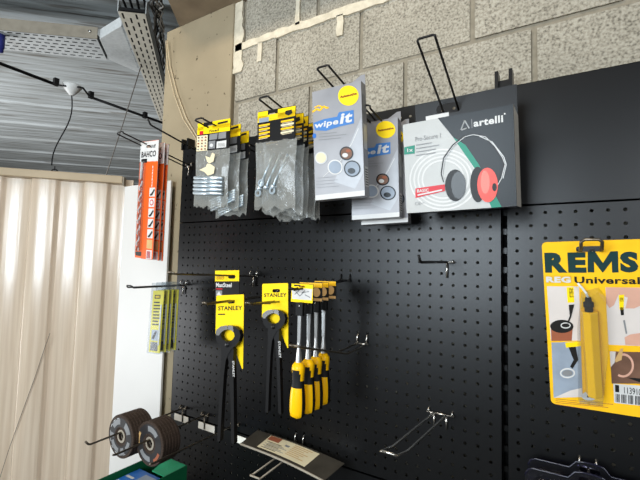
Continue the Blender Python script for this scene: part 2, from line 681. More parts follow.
pl = MB()
pl.box(-0.19, 0.163, 0.05, 0.42, -ZO, 0.768, m_conc)
structure(pl.build('wall_left', bevel=0.004))
sf = MB()
qf = zplane(163, -12, 0.766)
fp = [(qf.x, qf.y), (2.6, qf.y), (2.6, 0.4), (-0.116, 0.4), (-0.116, 0.05)]
sf.prism([[(a, b) for a, b in fp]], 0, 1, m_soffit)
sf.v = [(a, c, 0.766 if b == 0 else 1.0) for a, b, c in sf.v]
structure(sf.build('trim_1'))

# roof of profiled sheet
rf = MB()
prof = []
s_ = -0.4
while s_ < 11:
    prof += [(s_, 0), (s_ + 0.47, 0), (s_ + 0.485, -0.018), (s_ + 0.515, -0.018), (s_ + 0.53, 0)]
    for q in (0.10, 0.22, 0.34):
        prof += [(s_ + q, 0), (s_ + q + .02, -0.003), (s_ + q + .04, -0.003), (s_ + q + .06, 0)]
    s_ += 0.57
prof = sorted(prof)
tt = (-5.5, 5.5)
vs_, fs_ = [], []
for s1, h in prof:
    for t in tt:
        q = e1 * t + e2 * s1
        vs_.append((t, s1, h))
for i in range(len(prof) - 1):
    fs_.append((2 * i, 2 * i + 1, 2 * i + 3, 2 * i + 2))
rf.add(vs_, fs_, m_roof)
o = rf.build('ceiling', loc=(0, 0, 1.2))
o.rotation_mode = 'XYZ'
o.rotation_euler = (0, 0, math.atan2(e1.y, e1.x))
structure(o)

# ================================================================== BEHIND THE PILLAR
A_, B_ = Vector((-1.42, -0.017, 0)), Vector((-1.004, 0.418, 0))
dv = (B_ - A_).normalized()
LEN = (B_ - A_).length
cs = thing('corrugated_sheet', 'tall translucent corrugated plastic partition sheet under a metal top rail', 'partition sheet',
           (A_.x, A_.y, -ZO), (math.degrees(math.atan2(dv.y, dv.x)), 0, 0))
mb = MB()
per = 0.25
pts = []
x = -0.9
while x < LEN + 0.05:
    pts += [(x, 0), (x + 0.104, 0)]
    pts += [(x + 0.104 + 0.021 * k / 6, -0.012 + 0.012 * math.cos(math.pi * k / 6)) for k in range(1, 7)]
    pts += [(x + 0.229, -0.024)]
    pts += [(x + 0.229 + 0.021 * k / 6, -0.012 - 0.012 * math.cos(math.pi * k / 6)) for k in range(1, 6)]
    x += per
pts = [(max(-.9, min(LEN + 0.05, a - 0.062)), b) for a, b in pts]
vs_, fs_ = [], []
zs = (0.02, ZO + 0.34)
for a, b in pts:
    for z in zs:
        vs_.append((a, b, z))
for i in range(len(pts) - 1):
    fs_.append((2 * i, 2 * i + 2, 2 * i + 3, 2 * i + 1))
mb.add(vs_, fs_, m_trans, True)
mb.build('sheet', cs)
mb = MB()
mb.box(-0.9, LEN, -0.055, 0.03, ZO + 0.308, ZO + 0.35, m_railm)
tr_ = mb.build('top_rail', cs, bevel=0.003)
mb = MB()
mb.box(LEN, LEN + 0.006, -0.052, 0.035, ZO + 0.300, ZO + 0.346, m_galvd)
mb.build('rail_end_cap', tr_)
mb = MB()
mb.box(-0.9, LEN, -0.03, 0.02, 0.0, 0.03, m_railm)
mb.build('bottom_rail', cs)
mb = MB()
q0, q1 = 0.235, 0.268
mb.tube([(q0, 0, .004), (q0 + .008, 0, .016), (q1 - .008, 0, .016), (q1, 0, .004)], 0.004, m_cable)
mb.tube([((q0 + q1) / 2, 0, .016), ((q0 + q1) / 2, 0, .034)], 0.0025, m_cable)
tag(mb.build('rail_clamp', loc=(A_.x, A_.y, 0.352), rot=(0, 0, math.atan2(dv.y, dv.x))),
    'small black clamp sitting on the metal top rail of the corrugated partition', 'clamp')

mb = MB()
mb.box(-0.367, -0.09, 0.026, 0.034, -ZO, 0.176, m_white)
tag(mb.build('white_board', bevel=0.001), 'plain white upright board between the concrete pillar and the corrugated partition', 'board')


def perforated(mb, quad, nx, ny, m, z, slot=(0.62, 0.28), skew=True):
    """Flat bottom of a cable tray between four xy corners with nx x ny punched slots."""
    q = [Vector((a, b_, 0)) for a, b_ in quad]

    def P(u, v):
        a = q[0].lerp(q[1], u)
        b2 = q[3].lerp(q[2], u)
        p_ = a.lerp(b2, v)
        return (p_.x, p_.y, z)
    for i in range(nx):
        for j in range(ny):
            off = (0.5 if (j % 2 and skew) else 0) / nx
            u0, u1 = i / nx, (i + 1) / nx
            v0, v1 = j / ny, (j + 1) / ny
            du, dv2 = (u1 - u0) * (1 - slot[0]) / 2, (v1 - v0) * (1 - slot[1]) / 2
            o4 = [(u0, v0), (u1, v0), (u1, v1), (u0, v1)]
            i4 = [(u0 + du, v0 + dv2), (u1 - du, v0 + dv2), (u1 - du, v1 - dv2), (u0 + du, v1 - dv2)]
            if off:
                o4 = [(min(1, a + off), b2) for a, b2 in o4]
                i4 = [(min(1, a + off), b2) for a, b2 in i4]
                if i == 0:
                    mb.face([P(0, v0), P(0, v1), P(off, v1), P(off, v0)], m)
                if i == nx - 1:
                    u_ = u0 + off
                    mb.face([P(u_, v0), P(u_, v1), P(1, v1), P(1, v0)], m)
                    continue
            for k in range(4):
                k2 = (k + 1) % 4
                mb.face([P(*o4[k]), P(*i4[k]), P(*i4[k2]), P(*o4[k2])], m)


def wallstrip(mb, a, b, z0, z1, m, t=0.003):
    a, b = Vector((a[0], a[1], 0)), Vector((b[0], b[1], 0))
    d = (b - a).normalized()
    n = Vector((-d.y, d.x, 0)) * t
    mb.hexa([(a.x, a.y, z0), (b.x, b.y, z0), (b.x + n.x, b.y + n.y, z0), (a.x + n.x, a.y + n.y, z0)],
            [(a.x, a.y, z1), (b.x, b.y, z1), (b.x + n.x, b.y + n.y, z1), (a.x + n.x, a.y + n.y, z1)], m)


def inset(a, b, c, d, f=.06):
    return [(a[0] + (d[0] - a[0]) * f, a[1] + (d[1] - a[1]) * f), (b[0] + (c[0] - b[0]) * f, b[1] + (c[1] - b[1]) * f),
            (c[0] + (b[0] - c[0]) * f, c[1] + (b[1] - c[1]) * f), (d[0] + (a[0] - d[0]) * f, d[1] + (a[1] - d[1]) * f)]


# tray running across under the roof
def ext(a, b, t):
    return (a[0] + (b[0] - a[0]) * t, a[1] + (b[1] - a[1]) * t)


n1, n0 = (-0.898, 0.162), (-1.245, -0.122)
f1, f0 = (-1.06, 0.308), (-1.461, -0.045)
N0, F0 = ext(n1, n0, 2.6), ext(f1, f0, 2.4)
t1 = thing('cable_tray', 'perforated steel cable tray crossing the upper left corner under the roof', 'cable tray', (0, 0, 1.0))
mb = MB()
perforated(mb, [N0, n1, f1, F0], 30, 6, m_galv, 0.0)
mb.build('tray_floor', t1)
mb = MB()
mb.hexa([(q_[0], q_[1], .006) for q_ in inset(N0, n1, f1, F0)], [(q_[0], q_[1], .03) for q_ in inset(N0, n1, f1, F0)], m_cable)  # dark slab added above the slots: cables plus the shade inside the tray
mb.build('dark_tray_layer', t1, label='dark slab for the cables and shaded inside of the tray')
mb = MB()
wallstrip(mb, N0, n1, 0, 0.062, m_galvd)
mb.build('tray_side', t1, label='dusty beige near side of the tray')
mb = MB()
wallstrip(mb, F0, f1, 0, 0.05, m_galv)
mb.build('tray_side', t1)
mb = MB()
mb.lathe([(0.0, 0.004), (0.007, 0.004), (0.007, 0)], m_chrome, 12, 'y')
dd = (Vector((n1[0], n1[1])) - Vector((n0[0], n0[1]))).normalized()
pb = ext(n1, n0, 0.08)
mb.build('bolt', t1, loc=(pb[0] + .002, pb[1] - 0.002, 0.035), rot=(0, 0, math.atan2(dd.y, dd.x)))
# bend plate
t3 = thing('tray_bend_plate', 'plain grey steel bend plate joining the two cable trays', 'bend plate', (0, 0, 1.0))
mb = MB()
pq = [(-0.893, 0.172), (-0.691, 0.161), (-1.045, 0.500), (-1.054, 0.316)]
mb.hexa([(a, b_, 0.004) for a, b_ in pq], [(a, b_, 0.008) for a, b_ in pq], m_galv)
mb.build('plate', t3)
mb = MB()
wallstrip(mb, (-0.893, 0.172), (-0.691, 0.161), 0.008, 0.055, m_galv)
mb.build('plate_side', t3)
# tray running away towards the pillar
t2 = thing('cable_tray', 'steep perforated steel cable tray running beside the concrete pillar, full of cables', 'cable tray', (0, 0, 1.0))
a0, b0 = (-0.586, 0.082), (-0.495, 0.159)
a1, b1 = (-1.70, 1.14), (-1.42, 1.01)
mb = MB()
perforated(mb, [a0, a1, b1, b0], 22, 4, m_galvw, 0.0)
mb.build('tray_floor', t2)
mb = MB()
mb.hexa([(q_[0], q_[1], .006) for q_ in inset(a0, a1, b1, b0)], [(q_[0], q_[1], .02) for q_ in inset(a0, a1, b1, b0)], m_cable)  # same dark slab here, for the cables and shade seen through the slots
mb.build('dark_tray_layer', t2, label='dark slab for the cables and shaded inside of the tray')
mb = MB()
wallstrip(mb, a0, a1, 0, 0.055, m_galv)
mb.build('tray_side', t2)
mb = MB()
wallstrip(mb, b0, b1, 0, 0.055, m_galv)
mb.build('tray_side', t2)
# cables lying in and spilling from that tray
cb = thing('cable_bundle', 'bundle of thin dark and white cables spilling over the edge of the steep tray', 'cables', (0, 0, 1.0))
rr = random.Random(11)
for k in range(12):
    mb = MB()
    j_ = lambda q_: q_ + Vector((rr.uniform(-.012, .012), rr.uniform(-.012, .012), rr.uniform(-.02, .03)))
    ox = rr.uniform(-4, 5)
    a, b, c, d = [j_(zplane(x_ + ox, y_, 1.07) - Vector((0, 0, 1.0))) for x_, y_ in ((152, -14), (157, 12), (160, 42), (164, 80))]
    path = []
    P4 = [a, b, c, d]
    for i in range(3):
        for u in range(6):
            t = u / 6
            q = P4[i].lerp(P4[i + 1], t)
            q += Vector((rr.uniform(-.012, .012), rr.uniform(-.012, .012), rr.uniform(-.010, .010)))
            path.append(q)
    path.append(d)
    mb.tube(path, 0.0035, (m_cable, m_gcable, m_wcable)[k % 3], 6)
    mb.build('cable', cb)
mb = MB()
for q in (0, 1, 2, 3):
    mb.tube([(-0.50 + .02 * q, -0.05 + .025 * q, 0.12), (-0.58 + .02 * q, 0.09 + .025 * q, 0.072), (-0.80, 0.32 + .025 * q, 0.066)], 0.006, m_cable, 6)
mb.build('thick_cable', cb)
# blue connector
mb = MB()
mb.lathe([(0, 0.035), (0.018, 0.035), (0.018, -0.03), (0.015, -0.032), (0.015, -0.05), (0, -0.05)], m_blue, 14)
tag(mb.build('blue_connector', loc=tuple(zplane(0.5, 42, 0.96))), 'blue round plastic connector hanging at the end of the crossing tray', 'connector')

# black supply cable with junction
HC = 0.80


sp = thing('supply_cable', 'black cable with clips strung under the roof to a white cone junction', 'cable', (0, 0, 0))
pa, pb_, pc, pd = zplane(-30, 52, HC), zplane(57, 85, HC), zplane(90, 97, HC), zplane(166, 124, HC)
pa = pb_ + (pa - pb_) * 4
pd = pc + (pd - pc) * 1.4
mb = MB()
mb.tube([pa, pb_], 0.0085, m_cable)
mb.tube([pc, pd], 0.0085, m_cable)
mb.tube([pb_, zplane(66, 86, HC), zplane(74, 86, HC + .01), zplane(83, 88, HC), pc], 0.005, m_cable)
mb.build('cable_run', sp)
for px_, py_ in ((56, 83), (91, 96), (145, 116)):
    mb = MB()
    q = zplane(px_, py_, HC)
    mb.box(q.x - .011, q.x + .011, q.y - .011, q.y + .011, HC - 0.013, HC + 0.024, m_cable)
    mb.build('cable_clip', sp)
q = zplane(72, 89, HC)
mb = MB()
mb.lathe([(0, 0.022), (0.045, 0.016), (0.048, 0.008), (0.03, -0.016), (0.012, -0.038), (0, -0.04)], m_cone, 20)
mb.build('junction_cone', sp, loc=(q.x, q.y, HC + .004), label='white cone shaped junction')
# thin hanging cords
qb = Vector((A_.x, A_.y, 0)) + dv * 0.25
mb = MB()
pth = []
top = Vector((q.x, q.y, HC - 0.03))
bot = Vector((qb.x, qb.y, 0.39))
for k in range(13):
    t = k / 12
    pp = top.lerp(bot, t)
    pp += dv * (0.02 * math.sin(t * 5.5))
    pth.append(pp)
mb.tube(pth, 0.0035, m_cable, 6)
tag(mb.build('hanging_cord'), 'thin dark cord hanging from the white cone junction to the partition rail', 'cord')
mb = MB()
top = zplane(141, 66, 0.985)
bot = Vector((A_.x, A_.y, 0)) + dv * 0.47 + Vector((-.03, .05, 0))
bot.z = 0.345
mid = top.lerp(bot, .5) + Vector((0, 0, -0.01))
mb.tube([top, mid, bot], 0.003, m_gcable, 6)
tag(mb.build('hanging_cord'), 'thin grey cord hanging from the tray bend plate behind the partition rail', 'cord')
mb = MB()
nn = Vector((dv.y, -dv.x, 0))


def onsheet(px_, py_):
    v = F + R2 * ((px_ - 320) / 398.61) - U2 * ((py_ - 240) / 398.61)
    C0 = Vector((1.10885, -0.88949, -0.1138))
    A2 = A_ + nn * 0.032
    t = (A2 - C0).dot(nn) / v.dot(nn)
    return C0 + v * t


pth = [onsheet(50, 333), onsheet(44, 350), onsheet(34, 380), onsheet(20, 418), onsheet(8, 452), onsheet(-4, 490)]
e = pth[-1].copy()
pth += [Vector((e.x - .03, e.y - .05, -1.2)), Vector((e.x - .05, e.y - .08, -ZO + .004))]
mb.tube(pth, 0.0014, m_gcable, 6)
tag(mb.build('loose_cord'), 'thin loose cord trailing down across the face of the corrugated partition', 'cord')
# beige cable on the pillar
mb = MB()
mb.tube([(-0.165, 0.035, 0.72), (-0.15, 0.043, 0.62), (-0.10, 0.043, 0.50), (-0.045, 0.043, 0.40), (0.02, 0.043, 0.32), (0.06, 0.043, 0.20)], 0.002, m_bcable, 6)
mb.tube([(-0.172, 0.035, 0.72), (-0.165, 0.043, 0.62), (-0.118, 0.043, 0.50), (-0.062, 0.043, 0.40), (0.008, 0.043, 0.32), (0.05, 0.043, 0.20)], 0.0018, m_bcable, 6)
tag(mb.build('pillar_cable'), 'pair of slim beige cables fixed down the face of the concrete pillar', 'cable')

# ================================================================== SHELVING SYSTEM
HR = 0.0034


def pegpanel(label, x0, x1, z0, z1, cols, rows):
    """cols: hole x list, rows: hole z list."""
    mb = MB()
    p = 0.0125
    if cols:
        cx0, cx1 = cols[0] - p, cols[-1] + p
        cz0, cz1 = min(rows) - p, max(rows) + p
        for (a, b, c, d) in ((x0, cx0, z0, z1), (cx1, x1, z0, z1), (cx0, cx1, z0, cz0), (cx0, cx1, cz1, z1)):
            if b - a > 1e-5 and d - c > 1e-5:
                mb.face([(a, 0, c), (b, 0, c), (b, 0, d), (a, 0, d)], m_board)
        sq = [(1, 0), (1, 1), (0, 1), (-1, 1), (-1, 0), (-1, -1), (0, -1), (1, -1)]
        vs_, fs_ = [], []
        for x in cols:
            for z in rows:
                n = len(vs_)
                for k in range(8):
                    a = math.pi / 4 * k
                    vs_.append((x + sq[k][0] * p, 0, z + sq[k][1] * p))
                    vs_.append((x + HR * math.cos(a), 0, z + HR * math.sin(a)))
                    vs_.append((x + HR * math.cos(a), 0.0015, z + HR * math.sin(a)))
                for k in range(8):
                    j = (k + 1) % 8
                    fs_.append((n + 3 * k, n + 3 * j, n + 3 * j + 1, n + 3 * k + 1))
                    fs_.append((n + 3 * k + 1, n + 3 * j + 1, n + 3 * j + 2, n + 3 * k + 2))
        mb.add(vs_, fs_, m_board)
    else:
        mb.face([(x0, 0, z0), (x1, 0, z0), (x1, 0, z1), (x0, 0, z1)], m_board)
    # folded edges
    mb.box(x0, x1, 0, 0.018, z1 - 0.0012, z1, m_board)
    mb.box(x0, x1, 0, 0.018, z0, z0 + 0.0012, m_board)
    mb.box(x0, x0 + 0.0012, 0, 0.018, z0, z1, m_board)
    mb.box(x1 - 0.0012, x1, 0, 0.018, z0, z1, m_board)
    return tag(mb.build('pegboard_panel'), label, 'pegboard panel', 'black back panels of the shelving')


LC = [0.025 * (c + 1) for c in range(39)]
RC = [1.0 + 0.025 * (c + 1) for c in range(39)]
pegpanel('black perforated back panel at the top left, behind the hanging bags and boxes', 0.0, 0.996, 0.0175, 0.2675, LC, [0.0425 + 0.025 * k for k in range(9)])
pegpanel('large black perforated back panel in the middle, behind the pincers and chisels', 0.0, 0.996, -0.6, 0.0160, LC, [-0.025 * k for k in range(24)])
pegpanel('black perforated back panel lowest on the left, below the white shelf labels', 0.0, 0.996, -1.22, -0.6020, LC, [-0.645 - 0.025 * k for k in range(22)])
pegpanel('plain black unperforated panel at the top right', 1.006, 2.0, 0.0175, 0.2675, [], [])
pegpanel('black perforated back panel on the right, behind the yellow tool pack', 1.006, 2.0, -0.6, 0.0160, RC, [-0.025 * k for k in range(24)])
pegpanel('black perforated back panel lowest on the right, under the clear blister packs', 1.006, 2.0, -1.22, -0.6020, RC, [-0.645 - 0.025 * k for k in range(22)])


def upright(xc, label):
    t = thing('shelving_upright', label, 'upright', (xc, 0, -ZO), group='slotted uprights of the shelving')
    for sx in (-1, 1):
        mb = MB()
        mb.box(sx * 0.0125 - 0.0018, sx * 0.0125 + 0.0018, 0.019, 0.045, 0, ZO + 0.262, m_board)
        mb.box(sx * 0.0135 - 0.0035, sx * 0.0135 + 0.0035, 0.0, 0.030, ZO + 0.2685, ZO + 0.306, m_board)
        mb.box(sx * 0.0125 - 0.0018, sx * 0.0125 + 0.0018, 0.019, 0.040, ZO + 0.262, ZO + 0.2695, m_board)
        mb.build('flange', t)
    mb = MB()
    mb.box(-0.0105, 0.0105, 0.036, 0.039, 0, ZO + 0.285, m_dark)
    z = 0.02
    while z < ZO + 0.27:
        mb.box(-0.0105, 0.0105, 0.020, 0.0225, z, z + 0.012, m_board)
        z += 0.04
    mb.box(-0.0105, 0.0105, 0.008, 0.0225, ZO + 0.2685, ZO + 0.287, m_board)
    mb.build('slotted_web', t)
    return t


upright(1.001, 'slotted black upright between the left and right panels, its forked top above them')
upright(0.006, 'slotted black upright behind the left edge of the panels beside the pillar')
mb = MB()
mb.box(-0.0, 2.0, -0.42, -0.002, -0.875, -0.845, m_board)
tag(mb.build('base_shelf'), 'black lower shelf under the panels carrying the green carton', 'shelf')


# ------------------------------------------------------------------ hooks
def arc_tip(path, up):
    return path


def hook(label, x, z, d, ztip, kind='loop', sep=0.026, pins=0.025, up=0.012, bend=None, pinup=0.014, m=None, mp=None, drop=0.03, r=0.0021, group='wire display hooks'):
    """x,z: fixing point on the board; d: reach; ztip: height of the end."""
    m = m or m_wire
    mp = mp or m_chrome
    t = thing('display_hook', label, 'display hook', (x, 0, z), group=group)
    mb = MB()
    y0 = -0.006
    bx = bend or (d - up * 1.2)

    def zz(y):
        return (ztip - z) * (y / d)
    if kind == 'loop':
        h = sep / 2
        mb.tube([(-h, y0, 0), (-h, -bx, zz(bx)), (-h, -bx - up * 0.5, zz(bx) + up * 0.15), (-h, -d + .002, zz(d) + up * .75), (-h + .004, -d, zz(d) + up),
                 (h - .004, -d, zz(d) + up), (h, -d + .002, zz(d) + up * .75), (h, -bx - up * 0.5, zz(bx) + up * 0.15), (h, -bx, zz(bx)), (h, y0, 0)], r, m)
    elif kind == 'elbow':
        h = sep / 2
        e_ = bend
        mb.tube([(-h, y0, 0), (-h, -e_, -0.005), (-h, -e_ - .012, -0.003), (-h, -d + .004, ztip - z), (-h + .004, -d, ztip - z + .002), (h - .004, -d, ztip - z + .002), (h, -d + .004, ztip - z), (h, -e_ - .012, -0.003), (h, -e_, -0.005), (h, y0, 0)], r, m)
    else:
        mb.tube([(0, y0, 0), (0, -bx, zz(bx)), (0, -bx - .006, zz(bx) + .002), (0, -d, zz(d) + up)], r * 1.25, m)
    mb.build('prong', t)
    mb = MB()
    mb.tube([(-pins / 2 - .004, y0 + .001, 0), (pins / 2 + .004, y0 + .001, 0)], 0.0022, mp)
    mb.build('crossbar', t)
    for s in (-1, 1):
        mb = MB()
        mb.tube([(s * pins / 2, y0, 0), (s * pins / 2, y0 + .001, pinup * .75), (s * pins / 2, -.002, pinup), (s * pins / 2, .012, pinup + .001)], 0.002, mp)
        mb.build('fixing_pin', t)
    if drop:
        for s in ((0,) if kind == 'single' or pins < .03 else (-1, 1)):
            mb = MB()
            mb.tube([(s * sep / 2, y0 + .002, 0), (s * sep / 2, y0 + .002, -drop)], 0.0022, mp)
            mb.build('support_leg', t)
    return t


hook('long black wire loop hook holding the orange drill bit packs beside the pillar', 0.0375, 0.205, 0.25, 0.245, pinup=.0125, up=.003)
hook('black wire loop hook holding the row of yellow blade packs at the left edge', 0.0375, -0.190, 0.196, -0.192, pinup=.015, up=.006)
hook('black single wire hook end poking out left of the steel rod bags, near the pillar', 0.1125, 0.235, 0.215, 0.272, kind='single', up=.012)
hook('black loop hook carrying the front bags of steel rods', 0.3625, 0.205, 0.25, 0.228, pinup=.0125, up=.002)
hook('black loop hook carrying the bags of long bolts and washers', 0.5625, 0.205, 0.25, 0.240, pinup=.0125, up=.002)
hook('black loop hook carrying the front silver wipe carton', 0.7125, 0.230, 0.255, 0.268, pinup=.0125, up=.002)
hook('black loop hook carrying the two rear silver wipe cartons', 0.7625, 0.19, 0.175, 0.205, pinup=.0025, up=.006)
hook('long black loop hook rising above the ear defender carton', 0.9125, 0.180, 0.25, 0.272, pinup=.0125, up=.002, sep=0.03)
hook('thin dark loop hook holding the black and yellow card at the left', 0.3375, -0.15, 0.29, -0.142, sep=0.02, up=.004, m=m_brass)
hook('dark loop hook carrying the front yellow carded pincers', 0.4125, -0.2, 0.255, -0.208, sep=0.012, up=.004, m=m_brass)
hook('dark loop hook carrying the rear yellow carded pincers', 0.5375, -0.2, 0.25, -0.200, sep=0.012, up=.004, m=m_brass)
hook('hook behind the row of chisels that carries their cards', 0.6375, -0.15, 0.235, -0.165, sep=0.012, up=.004, mp=m_wire, drop=0)
hook('empty double wire hook bent upward just right of the chisels', 0.6875, -0.3, 0.289, -0.262, kind='elbow', bend=.10, sep=.025, pinup=.022, drop=0, m=m_brass)
hook('short empty single wire hook on the bare board under the ear defender carton', 0.8875, -0.1, 0.2, -0.104, kind='single', up=.012, drop=.034, pinup=.003)
hook('empty bright wire loop hook low on the board, right of the chisels', 0.875, -0.425, 0.30, -0.405, sep=.026, pins=.05, up=.010, bend=.25, drop=.03, pinup=.008, m=m_chrome, mp=m_chrome, r=.0022)
hook('wire loop hook under the carded steel trowel blade', 0.5125, -0.582, 0.178, -0.590, sep=.025, up=.003, pinup=.026, drop=0, m=m_galvd, r=.0022)
hook('leftmost single wire hook, running through the front stack of grinding discs', 0.0625, -0.580, 0.308, -0.588, kind='single', up=.012, drop=.042, m=m_brass, mp=m_brass, pinup=.006)
hook('second single wire hook, through the stack of discs above the green carton', 0.1625, -0.580, 0.293, -0.590, kind='single', up=.004, drop=.042, m=m_brass, mp=m_brass, pinup=.006)
hook('third single wire hook, empty, reaching toward the discs from below the pincers', 0.2875, -0.580, 0.278, -0.582, kind='single', up=.003, drop=.042, m=m_brass, mp=m_brass, pinup=.006)
hook('dark wire loop hook with upturned end holding the yellow deburring tool pack', 1.1375, -0.085, 0.258, -0.084, sep=.023, up=.013, pinup=.011, m=m_brass, r=.0022)
hook('bright wire hook carrying the clear blister packs at the lower right', 1.1375, -0.463, 0.2, -0.46, kind='single', pins=.025, up=.004, drop=0, pinup=.014, m=m_chrome)

LAB = ['white blank shelf label under the leftmost disc hook', 'white blank shelf label under the second disc hook', 'white blank shelf label beside the pincers\' handle ends, under the third hook']
for (xa, xb, z), lb in zip(((0.022, 0.088, -0.612), (0.135, 0.205, -0.613), (0.274, 0.330, -0.617)), LAB):
    mb = MB()
    mb.prism([rrect(xa, z - 0.0115, xb, z + 0.0085, 0.001)], -0.0032, -0.0012, m_label)
    tag(mb.build('shelf_label'), lb, 'label', 'white shelf labels under the disc hooks')


# ------------------------------------------------------------------ cartons and packs
def euro(cx, cz, w_=0.024, h_=0.006):
    return rrect(cx - w_ / 2, cz - h_ / 2, cx + w_ / 2, cz + h_ / 2, h_ / 2 * .98)


# ear defender carton
Q = [(20, 120), (420, 60), (425, 415), (35, 440)]
W_, H_ = 0.194, 0.172
t = thing('ear_defender_carton', 'large grey and black carton picturing red ear defenders on the top row', 'carton', (0.940, -0.152, 0.079), (0.5, 6.5, -1.0))
mb = MB()
mb.box(-W_ / 2, W_ / 2, 0, 0.085, -H_ / 2, H_ / 2, m_pgrey)
ar = Art(mb, Q, W_, H_)
mb.flat([[(-W_ / 2, -H_ / 2), (W_ / 2, -H_ / 2), (W_ / 2, H_ / 2), (-W_ / 2, H_ / 2)]], ar.Y(0.5), mat('carton_pale_grey', (172, 171, 166), 0.24, var=0.03))
for k in range(4):
    ar.ring(168, 320, 78 + 15 * k, 70 + 13 * k, 6, m_pwhite, 1)
tb = mat('carton_black', (18, 23, 26), 0.2, spec=.12)
ar.poly([(150, 100), (420, 60), (425, 415), (372, 418), (290, 270), (205, 170)], tb, 2)
ar.poly([(205, 170), (250, 200), (295, 268), (373, 418), (338, 421), (292, 300)], m_teal, 3)
for dx in (0, 1):
    ar.line([(246 + 2, 112), (234, 146)], .0022, m_pgrey, 4)
    ar.line([(248, 112), (264, 141)], .0022, m_pgrey, 4)
    ar.line([(236, 146), (255, 140)], .0022, m_pgrey, 4)
ar.line([(273, 108), (274, 140)], .0012, m_pgrey2, 4)
ar.text('artelli', 280, 96, 384, 137, m_pwhite, 4, bold=0.03)
ar.ell(390, 93, 3, 3, m_pwhite, 4)
ar.text('Pro-Secure 1', 68, 154, 160, 183, m_pgrey2, 4)
ar.lines(70, 190, 160, 240, 4, .0016, m_pgrey2, 4, -.13)
ar.poly([(26, 203), (65, 196), (65, 226), (26, 230)], m_teal, 4)
ar.text('1x', 38, 206, 58, 221, m_pwhite, 5, bold=.02)
ar.poly([(68, 352), (175, 338), (175, 362), (68, 386)], m_red, 4)
ar.text('BASIC', 74, 352, 116, 367, m_pwhite, 5, bold=.03)
ar.line([(76, 376), (165, 358)], .0028, m_pwhite, 5)
ar.text('CE', 66, 399, 86, 412, m_pgrey2, 4)
ar.line([(88, 405), (100, 403)], .001, m_pgrey2, 4)
# picture of the ear defenders
HB = [(172, 330), (163, 300), (172, 245), (205, 200), (245, 170), (275, 163), (318, 172), (350, 205), (376, 245), (385, 270), (372, 318), (352, 352)]
ar.line(HB, .0034, m_black, 6)
ar.line([(a + 3, b_ + 1) for a, b_ in HB], .0012, m_pgrey, 7)
ar.line([(300, 170), (345, 192), (384, 245), (392, 272), (380, 320)], .0014, m_pgrey, 7)
ar.ell(212, 342, 36, 56, m_black, 7)
ar.ell(224, 342, 26, 48, mat('print_soft_black', (44, 46, 47), .2), 8)
ar.ell(292, 340, 27, 62, m_black, 7)
ar.ell(326, 342, 36, 60, m_coral, 8)
ar.ell(318, 332, 16, 40, mat('print_bright_coral', (240, 96, 76), .2), 9)
ar.ell(350, 350, 8, 14, m_black, 9)
# right side of the carton
mb.face([(W_ / 2 + .0004, 0, -H_ / 2), (W_ / 2 + .0004, .085, -H_ / 2), (W_ / 2 + .0004, .085, H_ / 2), (W_ / 2 + .0004, 0, H_ / 2)], m_paper)
mb.face([(-W_ / 2, 0, -H_ / 2 - .0004), (-W_ / 2, .085, -H_ / 2 - .0004), (W_ / 2, .085, -H_ / 2 - .0004), (W_ / 2, 0, -H_ / 2 - .0004)], m_black)
mb.build('box', t)
mb = MB()
flap = [(-W_ / 2, H_ / 2), (W_ / 2, H_ / 2), (W_ / 2, H_ / 2 + .058), (-W_ / 2, H_ / 2 + .058)]
mb.prism([flap, euro(-.0275, H_ / 2 + .038, .05, .020)], 0.0835, 0.085, m_black)
mb.flat([[(-.075, H_ / 2 + .004), (-.028, H_ / 2 + .004), (-.028, H_ / 2 + .030), (-.075, H_ / 2 + .030)]], .0832, m_pwhite)
mb.build('hang_flap', t, label='black cardboard hanging flap with a white patch')

